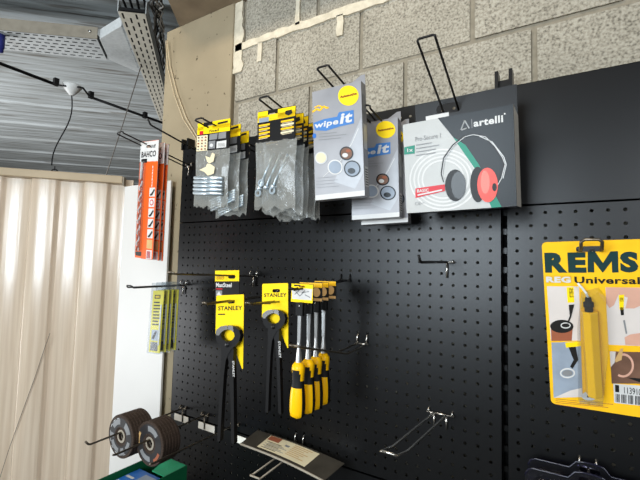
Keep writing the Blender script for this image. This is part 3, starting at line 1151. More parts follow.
# silver wipe cartons
def wipe_carton(label, loc, ypr, W_=0.109, H_=0.228):
    Q = [(22, 70), (180, 35), (190, 400), (35, 420)]
    t = thing('wipe_carton', label, 'carton', loc, ypr, 'silver cleaning wipe cartons')
    mb = MB()
    mb.box(-W_ / 2, W_ / 2, 0, 0.026, -H_ / 2, H_ / 2, m_silver)
    ar = Art(mb, Q, W_, H_)
    ar.poly([(36, 404), (190, 384), (190, 400), (35, 420)], m_pwhite, 1)
    ar.poly([(95, 360), (170, 180), (182, 150), (187, 330), (160, 380)], mat('print_pale_silver', (160, 161, 164), .34, .1), 1)
    ar.ell(140, 84, 33, 33, m_yellow, 2)
    ar.text('Automotive', 114, 73, 167, 93, mat('print_dark_red', (120, 30, 20), .4), 4, bold=.05)
    ar.line([(24, 136), (38, 126), (48, 131), (60, 118), (72, 124), (76, 121)], .0040, m_gold, 2)
    ar.line([(30, 122), (44, 115), (56, 120)], .0026, m_gold, 2)
    ar.poly([(27, 172), (60, 160), (104, 152), (110, 138), (157, 131), (158, 174), (112, 184), (68, 198), (33, 196)], mat('print_soft_blue', (66, 118, 180), .36), 2)
    ar.text('wipe', 32, 158, 108, 196, m_pwhite, 3, bold=.03, shear=.1)
    ar.text('it', 113, 136, 153, 177, m_pwhite, 3, bold=.035, shear=.15)
    ar.ell(31, 214, 6, 8, m_pblue, 2)
    ar.lines(45, 204, 134, 232, 3, .0012, m_pgrey2, 2, -.1)
    ar.lines(38, 345, 110, 385, 4, .0008, m_pgrey2, 2, -.1)
    ar.line([(60, 345), (110, 300), (150, 240), (172, 190)], .0012, m_pwhite, 2)
    for (x, y, r, m, ml) in ((134, 270, 22, m_pbrown, m_tblack), (152, 318, 26, m_pgb, m_tblack), (98, 314, 24, m_pgb, m_pwhite), (53, 285, 20, m_cream, m_pgrey)):
        ar.ell(x, y, r, r, ml, 3)
        ar.ell(x, y, r - 4, r - 4, m, 4)
    ar.ell(130, 276, 9, 7, m_pwhite, 5)
    ar.ell(150, 325, 12, 9, m_tblack, 5)
    ar.ell(140, 262, 8, 5, m_copper, 5)
    xx = W_ / 2 + .0004
    for z0, z1, m in ((0.05, 0.09, m_pgrey2), (-.02, .03, m_pgrey), (-.095, -.055, m_pwhite)):
        mb.face([(xx, .004, z0), (xx, .022, z0), (xx, .022, z1), (xx, .004, z1)], m)
    for k in range(7):
        z0 = -.092 + k * .005
        mb.face([(xx + .0003, .006, z0), (xx + .0003, .020, z0), (xx + .0003, .020, z0 + .0022), (xx + .0003, .006, z0 + .0022)], m_ink)
    mb.build('box', t, bevel=0)
    mb = MB()
    z0 = H_ / 2
    mb.prism([[(.013, z0 - .004), (W_ / 2, z0 - .004), (W_ / 2, z0 + .022), (W_ * .42, z0 + .022), (.015, z0 + .005)]], .0245, .026, m_silver)
    mb.build('hang_flap', t)
    return t


wipe_carton('front silver wipe carton with yellow round badge, hanging nearest', (0.718, -0.2, 0.136), (4.5, 2.8, -2.1))
wipe_carton('middle silver wipe carton, half hidden behind the front one', (0.762, -0.115, 0.094), (5, -1, -2.0), .105, .212)
wipe_carton('rearmost silver wipe carton, only its bottom edge and side showing', (0.770, -0.085, 0.086), (5, -1, -2.0), .105, .212)


# bags of fixings
def film(W_, z1, z0, bulge, seed, foot=0.012):
    mb = MB()
    r_ = random.Random(seed)
    nx, nz = 10, 14
    for side in (-1, 1):
        g = []
        for j in range(nz + 1):
            row = []
            for i in range(nx + 1):
                u, v = i / nx * 2 - 1, j / nz
                xx = u * W_ / 2 * (1 + .03 * math.sin(v * 7 + seed))
                zz = z1 + (z0 - z1) * v
                if j == nz:
                    zz += r_.uniform(-foot, foot * .3)
                b = bulge * (1 - u * u) * math.sin(math.pi * min(1, v * 1.0) ** .8) if j < nz else 0
                b += r_.uniform(-.0016, .0016) if 0 < i < nx else 0
                row.append((xx, side * max(b, 0.0003), zz))
            g.append(row)
        vs_ = [p for row in g for p in row]
        fs_ = [(j * (nx + 1) + i, j * (nx + 1) + i + 1, (j + 1) * (nx + 1) + i + 1, (j + 1) * (nx + 1) + i) for j in range(nz) for i in range(nx)]
        mb.add(vs_, fs_, m_film, True)
    return mb


def header(W_, H_, style):
    mb = MB()
    mb.prism([rrect(-W_ / 2, -H_ / 2, W_ / 2, H_ / 2, .002), euro(-.01, H_ / 2 - .011, .026, .008)], -.0012, .0012, m_black)
    if style == 0:
        Q = [(68, 152), (178, 135), (175, 235), (63, 248)]
        ar = Art(mb, Q, W_, H_, -.0012)
        for a, b in ((68, 88), (118, 178)):
            ar.poly([(a, 152 - (a - 68) * .155), (b, 152 - (b - 68) * .155), (b, 174 - (b - 68) * .1), (a, 176 - (a - 68) * .1)], m_yellow, 1)
        ar.poly([(67, 165), (178, 150), (177, 176), (66, 190)], m_yellow, 1)
        ar.poly([(74, 178), (88, 176), (86, 188), (74, 190)], m_red, 2)
        ar.text('Fixed', 108, 168, 140, 182, m_ink, 2, bold=.03)
        ar.line([(136, 152), (170, 145)], .005, m_ink, 2)
        ar.poly([(65, 194), (102, 190), (100, 243), (63, 247)], m_cream, 1)
        for i in range(3):
            for j in range(5):
                ar.ell(71 + i * 12 - j * .5, 200 + j * 10 - i, 3.4, 3, (m_pbrown, m_pgrey2, m_copper)[(i + j) % 3], 2)
        ar.poly([(108, 188), (136, 184), (134, 204), (107, 208)], m_pgrey2, 1)
        ar.poly([(139, 183), (165, 179), (164, 201), (138, 204)], m_pgrey2, 1)
        ar.poly([(133, 213), (166, 208), (165, 232), (132, 236)], m_pwhite, 2)
        for k in range(7):
            ar.line([(139 + k * 3.6, 218), (138.5 + k * 3.6, 230)], .0008, m_ink, 3)
        ar.poly([(106, 212), (128, 209), (127, 236), (105, 238)], m_pgrey2, 1)
        ar.ell(115, 226, 6, 6, m_pwhite, 2)
    else:
        Q = [(50, 85), (187, 58), (187, 185), (48, 195)]
        ar = Art(mb, Q, W_, H_, -.0012)
        ar.poly([(50, 87), (84, 80), (84, 114), (49, 120)], m_yellow, 1)
        ar.poly([(120, 74), (187, 60), (187, 98), (120, 108)], m_yellow, 1)
        ar.poly([(49, 102), (187, 76), (187, 98), (49, 123)], m_yellow, 1)
        ar.poly([(54, 108), (88, 102), (88, 118), (54, 123)], m_pgb, 2)
        ar.text('Fixed', 92, 98, 140, 112, m_gold, 2, bold=.02)
        ar.poly([(148, 80), (172, 74), (176, 88), (160, 97), (148, 92)], m_ink, 2)
        for k in range(4):
            y = 134 + k * 14
            ar.line([(54, y), (92, y - 6)], .004, m_gold, 2)
            ar.line([(54, y + 6), (84, y + 1)], .0012, m_cream, 2)
            ar.line([(132, y - 14), (182, y - 22)], .004, m_cream if k % 2 else m_gold, 2)
            ar.line([(136, y - 8), (176, y - 14)], .0012, m_cream, 2)
    return mb


def bolt(mb, a, b, r):
    a, b = Vector(a), Vector(b)
    mb.tube([a, b], r, m_steel, 8)
    d = (b - a).normalized()
    mb.tube([b - d * .001, b + d * 0.005], r * 1.9, m_steel, 6)


def rod_bag(label, loc, ypr, seed, diag=False):
    W_, H_ = 0.110, 0.072
    t = thing('rod_bag', label, 'bag of fixings', loc, ypr, 'clear bags of steel rods on the left hook')
    header(W_, H_, 0).build('header_card', t)
    fb = film(W_ * 1.02, -H_ / 2 + .002, -H_ / 2 - .135, .010, seed)
    fb.build('clear_bag', t)
    for k in range(5):
        mb = MB()
        if diag:
            mb.tube([(-.046, -.002 + .0015 * k, -.150 - .006 * k), (.046, -.002, -.128 - .006 * k)], .0036, m_steel)
        else:
            z = -.104 - k * .0095
            mb.tube([(-.050, -.008, z), (.046, -.008, z - .006)], .0043, m_steel)
        mb.build('steel_rod', t)
    if not diag:
        mb = MB()
        P = [(-.012, -.052), (.004, -.058), (.010, -.046), (.020, -.050), (.016, -.068), (.002, -.072), (-.006, -.066)]
        mb.flat([P], -.0115, m_cream)
        P = [(-.03, -.086), (-.008, -.080), (-.004, -.072), (.008, -.074), (.022, -.082), (.020, -.098), (0, -.102), (-.012, -.092)]
        mb.flat([P], -.0125, m_cream)
        mb.build('printed_symbol', t, label='pale cream symbols printed on the bag')
    return t


rod_bag('front bag of horizontal steel rods with black and yellow header', (0.366, -0.205, 0.201), (1.9, 1.8, 2.1), 1)
rod_bag('second bag of steel rods, header edge showing just behind the front one', (0.374, -0.172, 0.195), (-3, 1, 1), 2, True)
rod_bag('rearmost bag of steel rods, hanging lowest against the board', (0.376, -0.145, 0.185), (-2, 0, 0), 3, True)


def bolt_bag(label, loc, ypr, seed):
    W_, H_ = 0.104, 0.071
    t = thing('bolt_bag', label, 'bag of fixings', loc, ypr, 'clear bags of bolts on the second hook')
    header(W_, H_, 1).build('header_card', t)
    film(W_ * 1.06, -H_ / 2 + .002, -H_ / 2 - .145, .011, seed).build('clear_bag', t)
    for k in range(3):
        mb = MB()
        bolt(mb, (-.002 + .019 * k, -.003, -.062 - .003 * k), (-.034 + .019 * k, -.009, -.138 + .001 * k), .0034)
        mb.build('long_bolt', t)
    for x, z in ((-.030, -.128), (-.038, -.150), (.002, -.146)):
        mb = MB()
        L = [(0.0045, -.001), (.0085, -.001), (.0085, .001), (.0045, .001), (.0045, -.001)]
        mb.lathe(L, m_steel, 14, 'y', (x, -.0105, z), False)
        mb.build('washer', t)
    return t


BB = ['front bag of long bolts and washers under a black and yellow header', 'second bag of long bolts, directly behind the front bolt bag', 'third bag in the row of bolt bags, its header edge just visible',
      'fourth bag in the row of bolt bags, mostly hidden', 'rearmost bag of bolts, next to the silver wipe carton\'s left edge']
for k, lb in enumerate(BB):
    bolt_bag(lb, (0.567 + .002 * (k % 2), -0.21 + 0.026 * k, 0.193 - .003 * k - (.004 if k % 2 else 0)), (0.6 + (0, 2, -2, 1, -1)[k], 3.4 - .7 * k, 2.1 - .5 * k), 20 + k)


# drill bit packs
def drill_pack(label, loc, ypr, full=True):
    W_, H_ = 0.0865, 0.348
    t = thing('drill_bit_pack', label, 'drill bit pack', loc, ypr, 'orange drill bit packs on the left hook')
    Q = [(70, 130), (178, 102), (140, 756), (22, 740)]
    mb = MB()
    mb.prism([rrect(-W_ / 2, -H_ / 2, W_ / 2, H_ / 2, .002), euro(-.004, H_ / 2 - .016, .022, .008)], -.001, .001, m_orange, m_cardb)
    ar = Art(mb, Q, W_, H_, -.001)
    mb.flat([[(-W_ / 2, H_ / 2 - .060), (W_ / 2, H_ / 2 - .062), (W_ / 2, H_ / 2 - .001), (-W_ / 2, H_ / 2 - .001)], euro(-.004, H_ / 2 - .016, .022, .008)], -.0013, m_pwhite)
    mb.text('BAHCO', -W_ / 2 + .007, H_ / 2 - .048, W_ / 2 - .010, H_ / 2 - .030, -.0016, m_ink, .03)
    mb.text('drill', .006, H_ / 2 - .022, .03, H_ / 2 - .012, -.0016, m_ink, .02, .3)
    mb.flat([[(-.036, H_ / 2 - .064), (-.008, H_ / 2 - .064), (-.008, H_ / 2 - .052), (-.036, H_ / 2 - .052)]], -.0016, m_ink)
    for k in range(8):
        mb.flat([[(.020 + .0016 * (k % 2), H_ / 2 - .075 - k * .009), (.0235, H_ / 2 - .075 - k * .009), (.0235, H_ / 2 - .082 - k * .009), (.020, H_ / 2 - .082 - k * .009)]], -.0014, m_pwhite)
    for k in range(7):
        z = .035 - k * .0305
        mb.flat([[(.012, z - .026), (.038, z - .026), (.038, z), (.012, z)]], -.0014, m_pwhite if k != 5 else m_tan)
        if k in (1,):
            mb.flat([ell(.025, z - .013, .009, .009, 14)], -.0017, m_red)
            mb.flat([ell(.025, z - .013, .006, .006, 14)], -.0019, m_pwhite)
        elif k == 6:
            for a in range(5):
                mb.flat([[(.014 + a * .004, z - .024), (.017 + a * .004, z - .024), (.019 + a * .003, z - .003), (.016 + a * .003, z - .003)]], -.0017, (m_red, m_pgrey2)[a % 2])
        elif k != 5:
            mb.flat([[(.014, z - .020), (.022, z - .016), (.034, z - .003), (.037, z - .008), (.026, z - .022), (.018, z - .024)]], -.0017, m_ink)
    mb.flat([[(-.04, -H_ / 2 + .006), (-.012, -H_ / 2 + .006), (-.012, -H_ / 2 + .018), (-.04, -H_ / 2 + .018)]], -.0014, m_ink)
    mb.build('backing_card', t)
    mb = MB()
    path, tp = [], []
    # twisted bit with a spiral flute
    n = 34
    x0 = -.026
    for h in (0, math.pi):
        path = []
        for k in range(n + 1):
            a = k / n * 2 * math.pi * 6.5 + h
            path.append((x0 + .0042 * math.cos(a), -.0052 + .0026 * math.sin(a), -.152 + .215 * k / n))
        mb.tube(path, .0022, mat('drill_rust_orange', (186, 84, 44), .4) if h else m_pwhite, 6)
    mb.tube([(x0, -.0054, .06), (x0, -.0054, .112)], .0038, m_galv)
    mb.build('drill_bit', t, label='twisted masonry drill bit')
    mb = MB()
    L = 10
    vs_, fs_ = [], []
    for z in (-.162, .114):
        for k in range(L + 1):
            a = math.pi * k / L
            vs_.append((x0 + .014 * math.cos(a), -.0012 - .0090 * math.sin(a), z))
    for k in range(L):
        fs_.append((k, k + 1, L + 2 + k, L + 1 + k))
    mb.add(vs_, fs_, m_sleeve, True)
    mb.build('clear_tube', t)
    return t


DB = ['front orange drill bit pack with white top, nearest the camera', 'second orange drill bit pack, just behind the front one', 'rearmost orange drill bit pack, closest to the board']
for k, lb in enumerate(DB):
    drill_pack(lb, (0.055 + .001 * k, -0.165 + (0, .0195, .0325)[k], 0.067 - (0, .003, .004)[k]), (-0.4 + (0, .5, -.5)[k], 2.4, 3.6))

# slim yellow blade packs
def blade_pack(label, loc, ypr):
    W_, H_ = 0.056, 0.186
    t = thing('blade_pack', label, 'saw blade pack', loc, ypr, 'yellow blade packs on the left hook')
    mb = MB()
    mb.prism([rrect(-W_ / 2, -H_ / 2, W_ / 2, H_ / 2, .002)], -.0008, .0008, m_oly, m_oly)
    mb.flat([rrect(-.018, .068, .012, .080, .003)], -.0011, m_ink)
    mb.text('4000', -.014, .0705, .008, .0775, -.0013, m_yellow, .02)
    for k in range(8):
        z = .058 - k * .0095
        mb.flat([[(-.020, z - .0035), (.010 + .010 * ((k * 7) % 3) / 3, z - .0035), (.010 + .010 * ((k * 7) % 3) / 3, z + .001), (-.020, z + .001)]], -.0011, m_ink)
    mb.flat([[(-.020, -.058), (.014, -.058), (.014, -.026), (-.020, -.026)]], -.0011, m_pgb)
    mb.flat([[(-.017, -.052), (-.002, -.030), (.008, -.030), (-.005, -.054)]], -.0013, m_ink)
    mb.flat([[(-.022, -.088), (.016, -.088), (.016, -.062), (-.022, -.062)]], -.0011, m_tblack)
    mb.build('backing_card', t)
    mb = MB()
    mb.prism([[(.019, -.070), (.0245, -.070), (.0245, .05), (.019, .05)]], -.004, -.0028, m_galv)
    mb.build('saw_blade', t)
    mb = MB()
    z1 = H_ / 2 + .024
    mb.prism([rrect(-W_ / 2 - .002, -H_ / 2 - .003, W_ / 2 + .002, z1, .003), euro(0, H_ / 2 + .011, .02, .007)], -.0065, .002, m_sleeve)
    mb.build('clear_sleeve', t)
    return t


YP = ['front yellow blade pack with printed text and dark pictures', 'second yellow blade pack, turned edge-on behind the front one', 'third yellow blade pack in the row', 'rearmost yellow blade pack, against the board']
for k, lb in enumerate(YP):
    blade_pack(lb, (0.040 + .003 * k, -0.100 + .0155 * k, -0.297 + .001 * k), (-2.8 + (0, 3, -3, 2, 0)[k], -4 + 1.0 * k, -3.6 + .9 * k))


# ------------------------------------------------------------------ carded pincers
def pincer_parts(t, cx, cz, k, y):
    """Carpenter's pincers: two crossing levers and a pivot; cx,cz pivot, k scale."""
    for s in (-1, 1):
        mb = MB()
        jaw = [(.012, -.018), (.024, -.011), (.034, .000), (.038, .013), (.034, .025), (.022, .033), (.004, .036), (.001, .034), (.001, .027), (.011, .025), (.019, .019), (.021, .011), (.015, .003), (.004, -.001), (-.010, -.006)]
        hand = [(-.015, -.010), (-.018, -.022), (-.017, -.045), (-.019, -.08), (-.0215, -.15), (-.0240, -.222), (-.0215, -.226), (-.0155, -.222), (-.0125, -.15), (-.0085, -.08), (-.004, -.045), (.002, -.032)]
        L = jaw + hand
        L = [(cx + s * a * k, cz + b * k) for a, b in L]
        if s < 0:
            L = L[::-1]
        th = .006 * k
        yy = y - (.001 if s > 0 else 0)
        mb.prism([L], yy - th, yy + th, m_forged)
        o = mb.build('pincer_lever', t, bevel=.0022)
        mb = MB()
        E_ = [(.0365, .021), (.0345, .0255), (.0225, .0332), (.004, .0362), (.001, .034), (.001, .0268), (.012, .0245), (.0215, .0185), (.027, .012), (.034, .013)] if s < 0 else [(.016, .0345), (.004, .0362), (.001, .034), (.001, .0268), (.012, .0245), (.018, .0205)]
        E_ = [(cx + s * a * k, cz + b * k) for a, b in E_]
        if s < 0:
            E_ = E_[::-1]
        mb.prism([E_], yy - th * 1.08, yy - th * .7, m_edge)
        mb.build('cutting_edge', o, label='bright ground cutting edge')
    mb = MB()
    mb.lathe([(0, .004), (.006 * k, .0032), (.0075 * k, 0)], m_forged, 16, 'y', (cx, y - .006 * k, cz - .008 * k))
    mb.build('rivet', t)


def pincers(label, loc, ypr, W_, H_, cx, cz, k, yo):
    t = thing('carpenters_pincers', label, 'pincers', loc, ypr, 'yellow carded pincers')
    mb = MB()
    h = H_ / 2
    L = [(-W_ / 2, h - .002), (-W_ / 2 + .002, h)][::-1] + [(-W_ / 2, -h * .1), (W_ * .22, -h * .5), (W_ * .47, -h), (W_ / 2, -h), (W_ / 2, h - .002), (W_ / 2 - .002, h)]
    mb.prism([L, euro(W_ * .05, h - .017, .022, .008)], -.0008, .0008, m_yellow)
    mb.text('STANLEY', -W_ / 2 + W_ * .08, h - H_ * .215, W_ / 2 - W_ * .05, h - H_ * .155, -.0012, m_ink, .025)
    mb.flat([[(-W_ * .42, h - .048), (-W_ * .16, h - .048), (-W_ * .16, h - .045), (-W_ * .42, h - .045)]], -.0012, m_ink)
    mb.build('hang_card', t)
    pincer_parts(t, cx, cz, k, yo)
    mb = MB()
    mb.text('STANLEY', 0, 0, .036, .006, 0, m_pwhite, .02)
    mb.build('stamped_name', t, loc=(cx + .0155 * k, yo - .0075 * k, cz - .045 * k), rot=(0, R(86), 0))
    return t


pincers('large black carded pincers hanging in front, handles reaching the lower hooks', (0.412, -0.17, -0.278), (4.7, -4.4, -5.1), 0.085, 0.173, 0.010, -0.022, 1.0, -.012)
pincers('black carded pincers hanging behind, beside the chisels, handles shorter in view', (0.534, -0.15, -0.231), (2.9, -2.9, -4.1), 0.073, 0.145, 0.008, -0.018, .86, -.012)

# black and yellow card behind the front pincers
W_, H_ = 0.088, 0.15
t = thing('steel_blade_card', 'black hanging card with yellow top band, behind the front pincers', 'carded tool', (0.331, -0.1, -0.209), (0.6, 0.5, -2.4))
mb = MB()
mb.prism([rrect(-W_ / 2, -H_ / 2, W_ / 2, H_ / 2, .003), euro(.018, H_ / 2 - .017, .026, .010)], -.0008, .0008, m_black)
mb.flat([[(-W_ / 2, H_ / 2 - .029), (W_ / 2, H_ / 2 - .029), (W_ / 2, H_ / 2), (-W_ / 2, H_ / 2)], euro(.018, H_ / 2 - .017, .026, .010)], -.0011, m_yellow)
mb.flat([rrect(-.040, H_ / 2 - .024, -.010, H_ / 2 - .015, .004)], -.0013, m_ink)
mb.flat([rrect(-.039, H_ / 2 - .023, -.011, H_ / 2 - .016, .003)], -.0015, m_gold)
mb.text('STANLEY', -.035, H_ / 2 - .0215, -.015, H_ / 2 - .0175, -.0017, m_ink, .02)
mb.text('MaxSteel', -.040, H_ / 2 - .045, .018, H_ / 2 - .033, -.0012, m_pwhite, .03)
mb.flat([[(-.040, H_ / 2 - .051), (-.016, H_ / 2 - .051), (-.016, H_ / 2 - .0485), (-.040, H_ / 2 - .0485)]], -.0012, m_red)
mb.flat([[(-.040, H_ / 2 - .070), (-.017, H_ / 2 - .070), (-.017, H_ / 2 - .054), (-.040, H_ / 2 - .054)]], -.0012, m_pgrey2)
mb.flat([[(-.038, H_ / 2 - .066), (-.028, H_ / 2 - .056), (-.020, H_ / 2 - .067)]], -.0014, m_pwhite)
mb.build('hang_card', t)
mb = MB()
mb.prism([[(-.02, -.07), (.02, -.07), (.02, .0), (-.02, .0)]], -.004, -.001, m_forged)
mb.build('steel_blade', t)


# ------------------------------------------------------------------ chisels
def hmat(i, a):
    t_ = i / 16.0
    d = abs(((math.degrees(a) + 90 + 180) % 360) - 180)      # angle away from the front (-y)
    d = min(d, 180 - d)
    if t_ < .10:
        return m_hyel
    if t_ < .42:
        return m_hblk if d < 58 - 120 * abs(t_ - .28) else (m_hyel if t_ < .27 else m_hblk)
    if t_ > .94:
        return m_hyel
    return m_hyel if d < 58 else m_hblk


def chisel(label, loc, ypr, first, wmul=1.0):
    t = thing('wood_chisel', label, 'chisel', loc, ypr, 'chisels with yellow and black handles')
    W_, H_ = .054, .039
    mb = MB()
    mb.prism([rrect(-W_ / 2, -H_ / 2, W_ / 2, H_ / 2, .001), euro(0, H_ / 2 - .006, .014, .004)], -.0008, .0008, m_black)
    if first:
        mb.flat([[(-W_ / 2, -H_ / 2), (W_ / 2, -H_ / 2), (W_ / 2, H_ / 2 - .001), (-W_ / 2, H_ / 2 - .001)], euro(0, H_ / 2 - .006, .014, .004)], -.0011, m_yellow)
        mb.flat([[(-W_ / 2 + .003, -H_ / 2 + .006), (W_ / 2 - .003, -H_ / 2 + .006), (W_ / 2 - .001, H_ / 2 - .010), (-W_ / 2 + .001, H_ / 2 - .010)]], -.0013, m_pwhite)
        for q in ((-.018, -.004, -.006, .006), (-.004, -.006, .008, .006), (.008, -.003, .021, -.008), (-.016, .003, -.004, -.007), (.0, .001, .018, .004)):
            d = Vector((q[2] - q[0], q[3] - q[1])).normalized()
            n = Vector((-d.y, d.x)) * .0009
            mb.flat([[(q[0] + n.x, q[1] + n.y), (q[0] - n.x, q[1] - n.y), (q[2] - n.x, q[3] - n.y), (q[2] + n.x, q[3] + n.y)]], -.0015, m_pgrey2)
        mb.flat([[(-.02, H_ / 2 - .006), (-.004, H_ / 2 - .006), (-.004, H_ / 2 - .003), (-.02, H_ / 2 - .003)]], -.0013, m_ink)
    else:
        mb.flat([[(-W_ / 2, H_ / 2 - .011), (W_ / 2, H_ / 2 - .011), (W_ / 2, H_ / 2 - .001), (-W_ / 2, H_ / 2 - .001)], euro(0, H_ / 2 - .006, .014, .004)], -.0011, m_gold)
        mb.flat([[(-W_ / 2, -H_ / 2), (W_ / 2, -H_ / 2), (W_ / 2, -H_ / 2 + .006), (-W_ / 2, -H_ / 2 + .006)]], -.0011, m_tan)
        mb.flat([ell(.014, -.001, .009, .010, 18)], -.0011, m_tan)
    mb.build('hang_card', t)
    y = -.006
    mb = MB()
    mb.box(-.0085 * wmul, .0085 * wmul, y - .004, y + .004, -.046, -.019, m_hblk)
    mb.lathe([(0, .001), (.002, .001), (.002, 0)], m_chrome, 10, 'y', (0, y - .0042, -.026))
    mb.build('blade_guard', t, bevel=.001)
    mb = MB()
    mb.prism([[(-.0035 * wmul, -.105), (.0035 * wmul, -.105), (.0042 * wmul, -.045), (-.0042 * wmul, -.045)]], y - .002, y + .002, m_chis)
    mb.lathe([(.0034, -.100), (.0036, -.108), (.0050, -.122), (.0062, -.142)], m_chis, 14, 'z', (0, y, 0))
    mb.build('blade', t)
    mb = MB()
    pr = []
    PR = [(0, .0085), (.03, .0125), (.07, .0142), (.14, .0145), (.22, .0132), (.30, .0125), (.38, .0132), (.48, .0150), (.60, .0164), (.72, .0170), (.82, .0168), (.90, .0160), (.96, .0142), (.99, .010), (1, 0)]
    for i in range(17):
        u = i / 16
        for (a, ra), (b, rb) in zip(PR[:-1], PR[1:]):
            if a <= u <= b:
                pr.append((ra + (rb - ra) * (u - a) / (b - a), -.140 - .113 * u))
                break
    pr[0] = (pr[0][0], pr[0][1])
    mb.lathe([(0, -.1395)] + pr, lambda i, a: hmat(max(0, i - 1), a), 28, 'z', (0, y, 0), True, 1.0, .82)
    mb.build('handle', t, label='yellow handle with black rubber grip')
    return t


CH = ['front chisel, yellow handle hanging lowest, with a pale pictured card', 'second chisel from the front, narrow handle half hidden', 'third chisel from the front, broad yellow handle', 'rearmost chisel, its handle furthest right against the dark board']
CP = [((0.642, -0.2, -0.172), (0, 0, 0)), ((0.645, -0.172, -0.170), (6, 0, -.5)), ((0.645, -0.142, -0.170), (-2, 0, -1.0)), ((0.645, -0.112, -0.168), (3, 0, -1.0))]
for k, lb in enumerate(CH):
    chisel(lb, CP[k][0], CP[k][1], k == 0, 1.0)


# ------------------------------------------------------------------ grinding discs
def disc(label, loc, ypr, group, front):
    t = thing('grinding_disc', label, 'grinding disc', loc, ypr, group)
    mb = MB()
    P = [(.0112, .0020), (.0205, .0022), (.0235, .0046), (.0560, .0046), (.0575, .0030), (.0575, -.0030), (.0560, -.0044), (.0235, -.0044), (.0205, -.0020), (.0112, -.0020)]
    P = [(a, b) for a, b in P]
    mb.lathe(P + [P[0]], m_disc, 36, 'y', (0, 0, 0), False)
    mb.build('abrasive_wheel', t)
    mb = MB()
    mb.lathe([(.0113, .0034), (.0170, .0034), (.0172, .0026), (.0113, .0026)], m_galvd, 24, 'y', (0, 0, 0), False)
    mb.build('centre_ring', t, label='grey metal ring round the centre hole')
    if front:
        mb = MB()
        n = 40
        for k in range(n):
            a, b = 2 * math.pi * k / n, 2 * math.pi * (k + 1) / n
            mb.flat([[(.026 * math.cos(a), .026 * math.sin(a)), (.050 * math.cos(a), .050 * math.sin(a)), (.050 * math.cos(b), .050 * math.sin(b)), (.026 * math.cos(b), .026 * math.sin(b))]], -.0050, m_discl)
        def blk(r0, r1, a0, a1, m):
            for q in range(6):
                a, b = R(a0 + (a1 - a0) * q / 6), R(a0 + (a1 - a0) * (q + 1) / 6)
                mb.flat([[(r0 * math.cos(a), r0 * math.sin(a)), (r1 * math.cos(a), r1 * math.sin(a)), (r1 * math.cos(b), r1 * math.sin(b)), (r0 * math.cos(b), r0 * math.sin(b))]], -.0054, m)
        if front == 1:
            for a0, a1, r0, r1, m in ((20, 62, .030, .047, m_pgrey2), (95, 150, .032, .046, m_pgrey2), (175, 195, .030, .048, m_pgrey2), (205, 260, .033, .045, m_pgrey2), (275, 300, .03, .048, m_pgrey2), (315, 350, .033, .044, m_pgrey2)):
                blk(r0, r1, a0, a1, m)
            for k in range(9):
                blk(.047, .0485, 100 + k * 24, 112 + k * 24, m_pgrey)
        else:
            for a0, a1, r0, r1, m in ((150, 190, .040, .048, m_tan), (300, 340, .040, .048, m_copper), (40, 100, .032, .046, m_pgrey2), (215, 280, .032, .045, m_pgrey2)):
                blk(r0, r1, a0, a1, m)
        mb.build('printed_label', t)
    return t


n = 7
for k in range(n):
    lb = 'front disc of the left stack, its printed grey label facing out' if k == 0 else ('rearmost disc of the left stack of grinding discs' if k == n - 1 else 'plain brown disc packed inside the left stack of grinding discs')
    disc(lb, (0.0625, -0.208 + .0094 * k, -0.588 - .0055 - .0028), (0, 0, 0), 'grinding discs on the leftmost hook' if 0 < k < n - 1 else 'grinding discs of the left stack', 1 if k == 0 else 0)
n = 6
for k in range(n):
    lb = 'front disc of the stack above the green carton, label with orange patches' if k == 0 else ('rearmost disc of the stack above the green carton' if k == n - 1 else 'plain brown disc packed inside the stack above the green carton')
    disc(lb, (0.1625, -0.190 + .0094 * k, -0.589 - .0055 - .0028), (0, 0, 0), 'grinding discs on the second hook' if 0 < k < n - 1 else 'grinding discs of the right stack', 2 if k == 0 else 0)

# ------------------------------------------------------------------ carded steel blade on the low hook
t = thing('trowel_blade', 'wide flat steel trowel blade with paper label lying on the low hook', 'trowel', (0, 0, 0))
bl, br_ = (0.395, -0.032, -0.561), (0.661, -0.032, -0.575)
fl_, fr_ = (0.399, -0.100, -0.570), (0.648, -0.100, -0.588)
mb = MB()
NS = 12


def bladep(u, v):
    a = Vector(bl).lerp(Vector(br_), u)
    b = Vector(fl_).lerp(Vector(fr_), u)
    p_ = a.lerp(b, v)
    p_.z += .005 * math.sin(math.pi * u)
    return p_


vs_, fs_ = [], []
for u in range(NS + 1):
    for v in (0, 1):
        p_ = bladep(u / NS, v)
        vs_ += [p_, p_ + Vector((0, 0, -.0016))]
for u in range(NS):
    b0 = u * 4
    fs_ += [(b0, b0 + 2, b0 + 6, b0 + 4), (b0 + 1, b0 + 5, b0 + 7, b0 + 3), (b0, b0 + 4, b0 + 5, b0 + 1), (b0 + 2, b0 + 3, b0 + 7, b0 + 6)]
fs_ += [(0, 1, 3, 2), (NS * 4, NS * 4 + 2, NS * 4 + 3, NS * 4 + 1)]
mb.add(vs_, fs_, m_blade)
mb.build('steel_blade', t)
mb = MB()
mb.tube([bladep(u / NS, 1) + Vector((0, -.001, -.002)) for u in range(NS + 1)], .0028, m_galvd, 8)
mb.build('rolled_edge', t, label='rolled front edge of the blade')
mb = MB()


def lab(u0, v0, u1, v1, m, h):
    n = 6
    for k in range(n):
        a, b = u0 + (u1 - u0) * k / n, u0 + (u1 - u0) * (k + 1) / n
        mb.face([bladep(a, v1) + Vector((0, 0, h)), bladep(b, v1) + Vector((0, 0, h)), bladep(b, v0) + Vector((0, 0, h)), bladep(a, v0) + Vector((0, 0, h))], m)


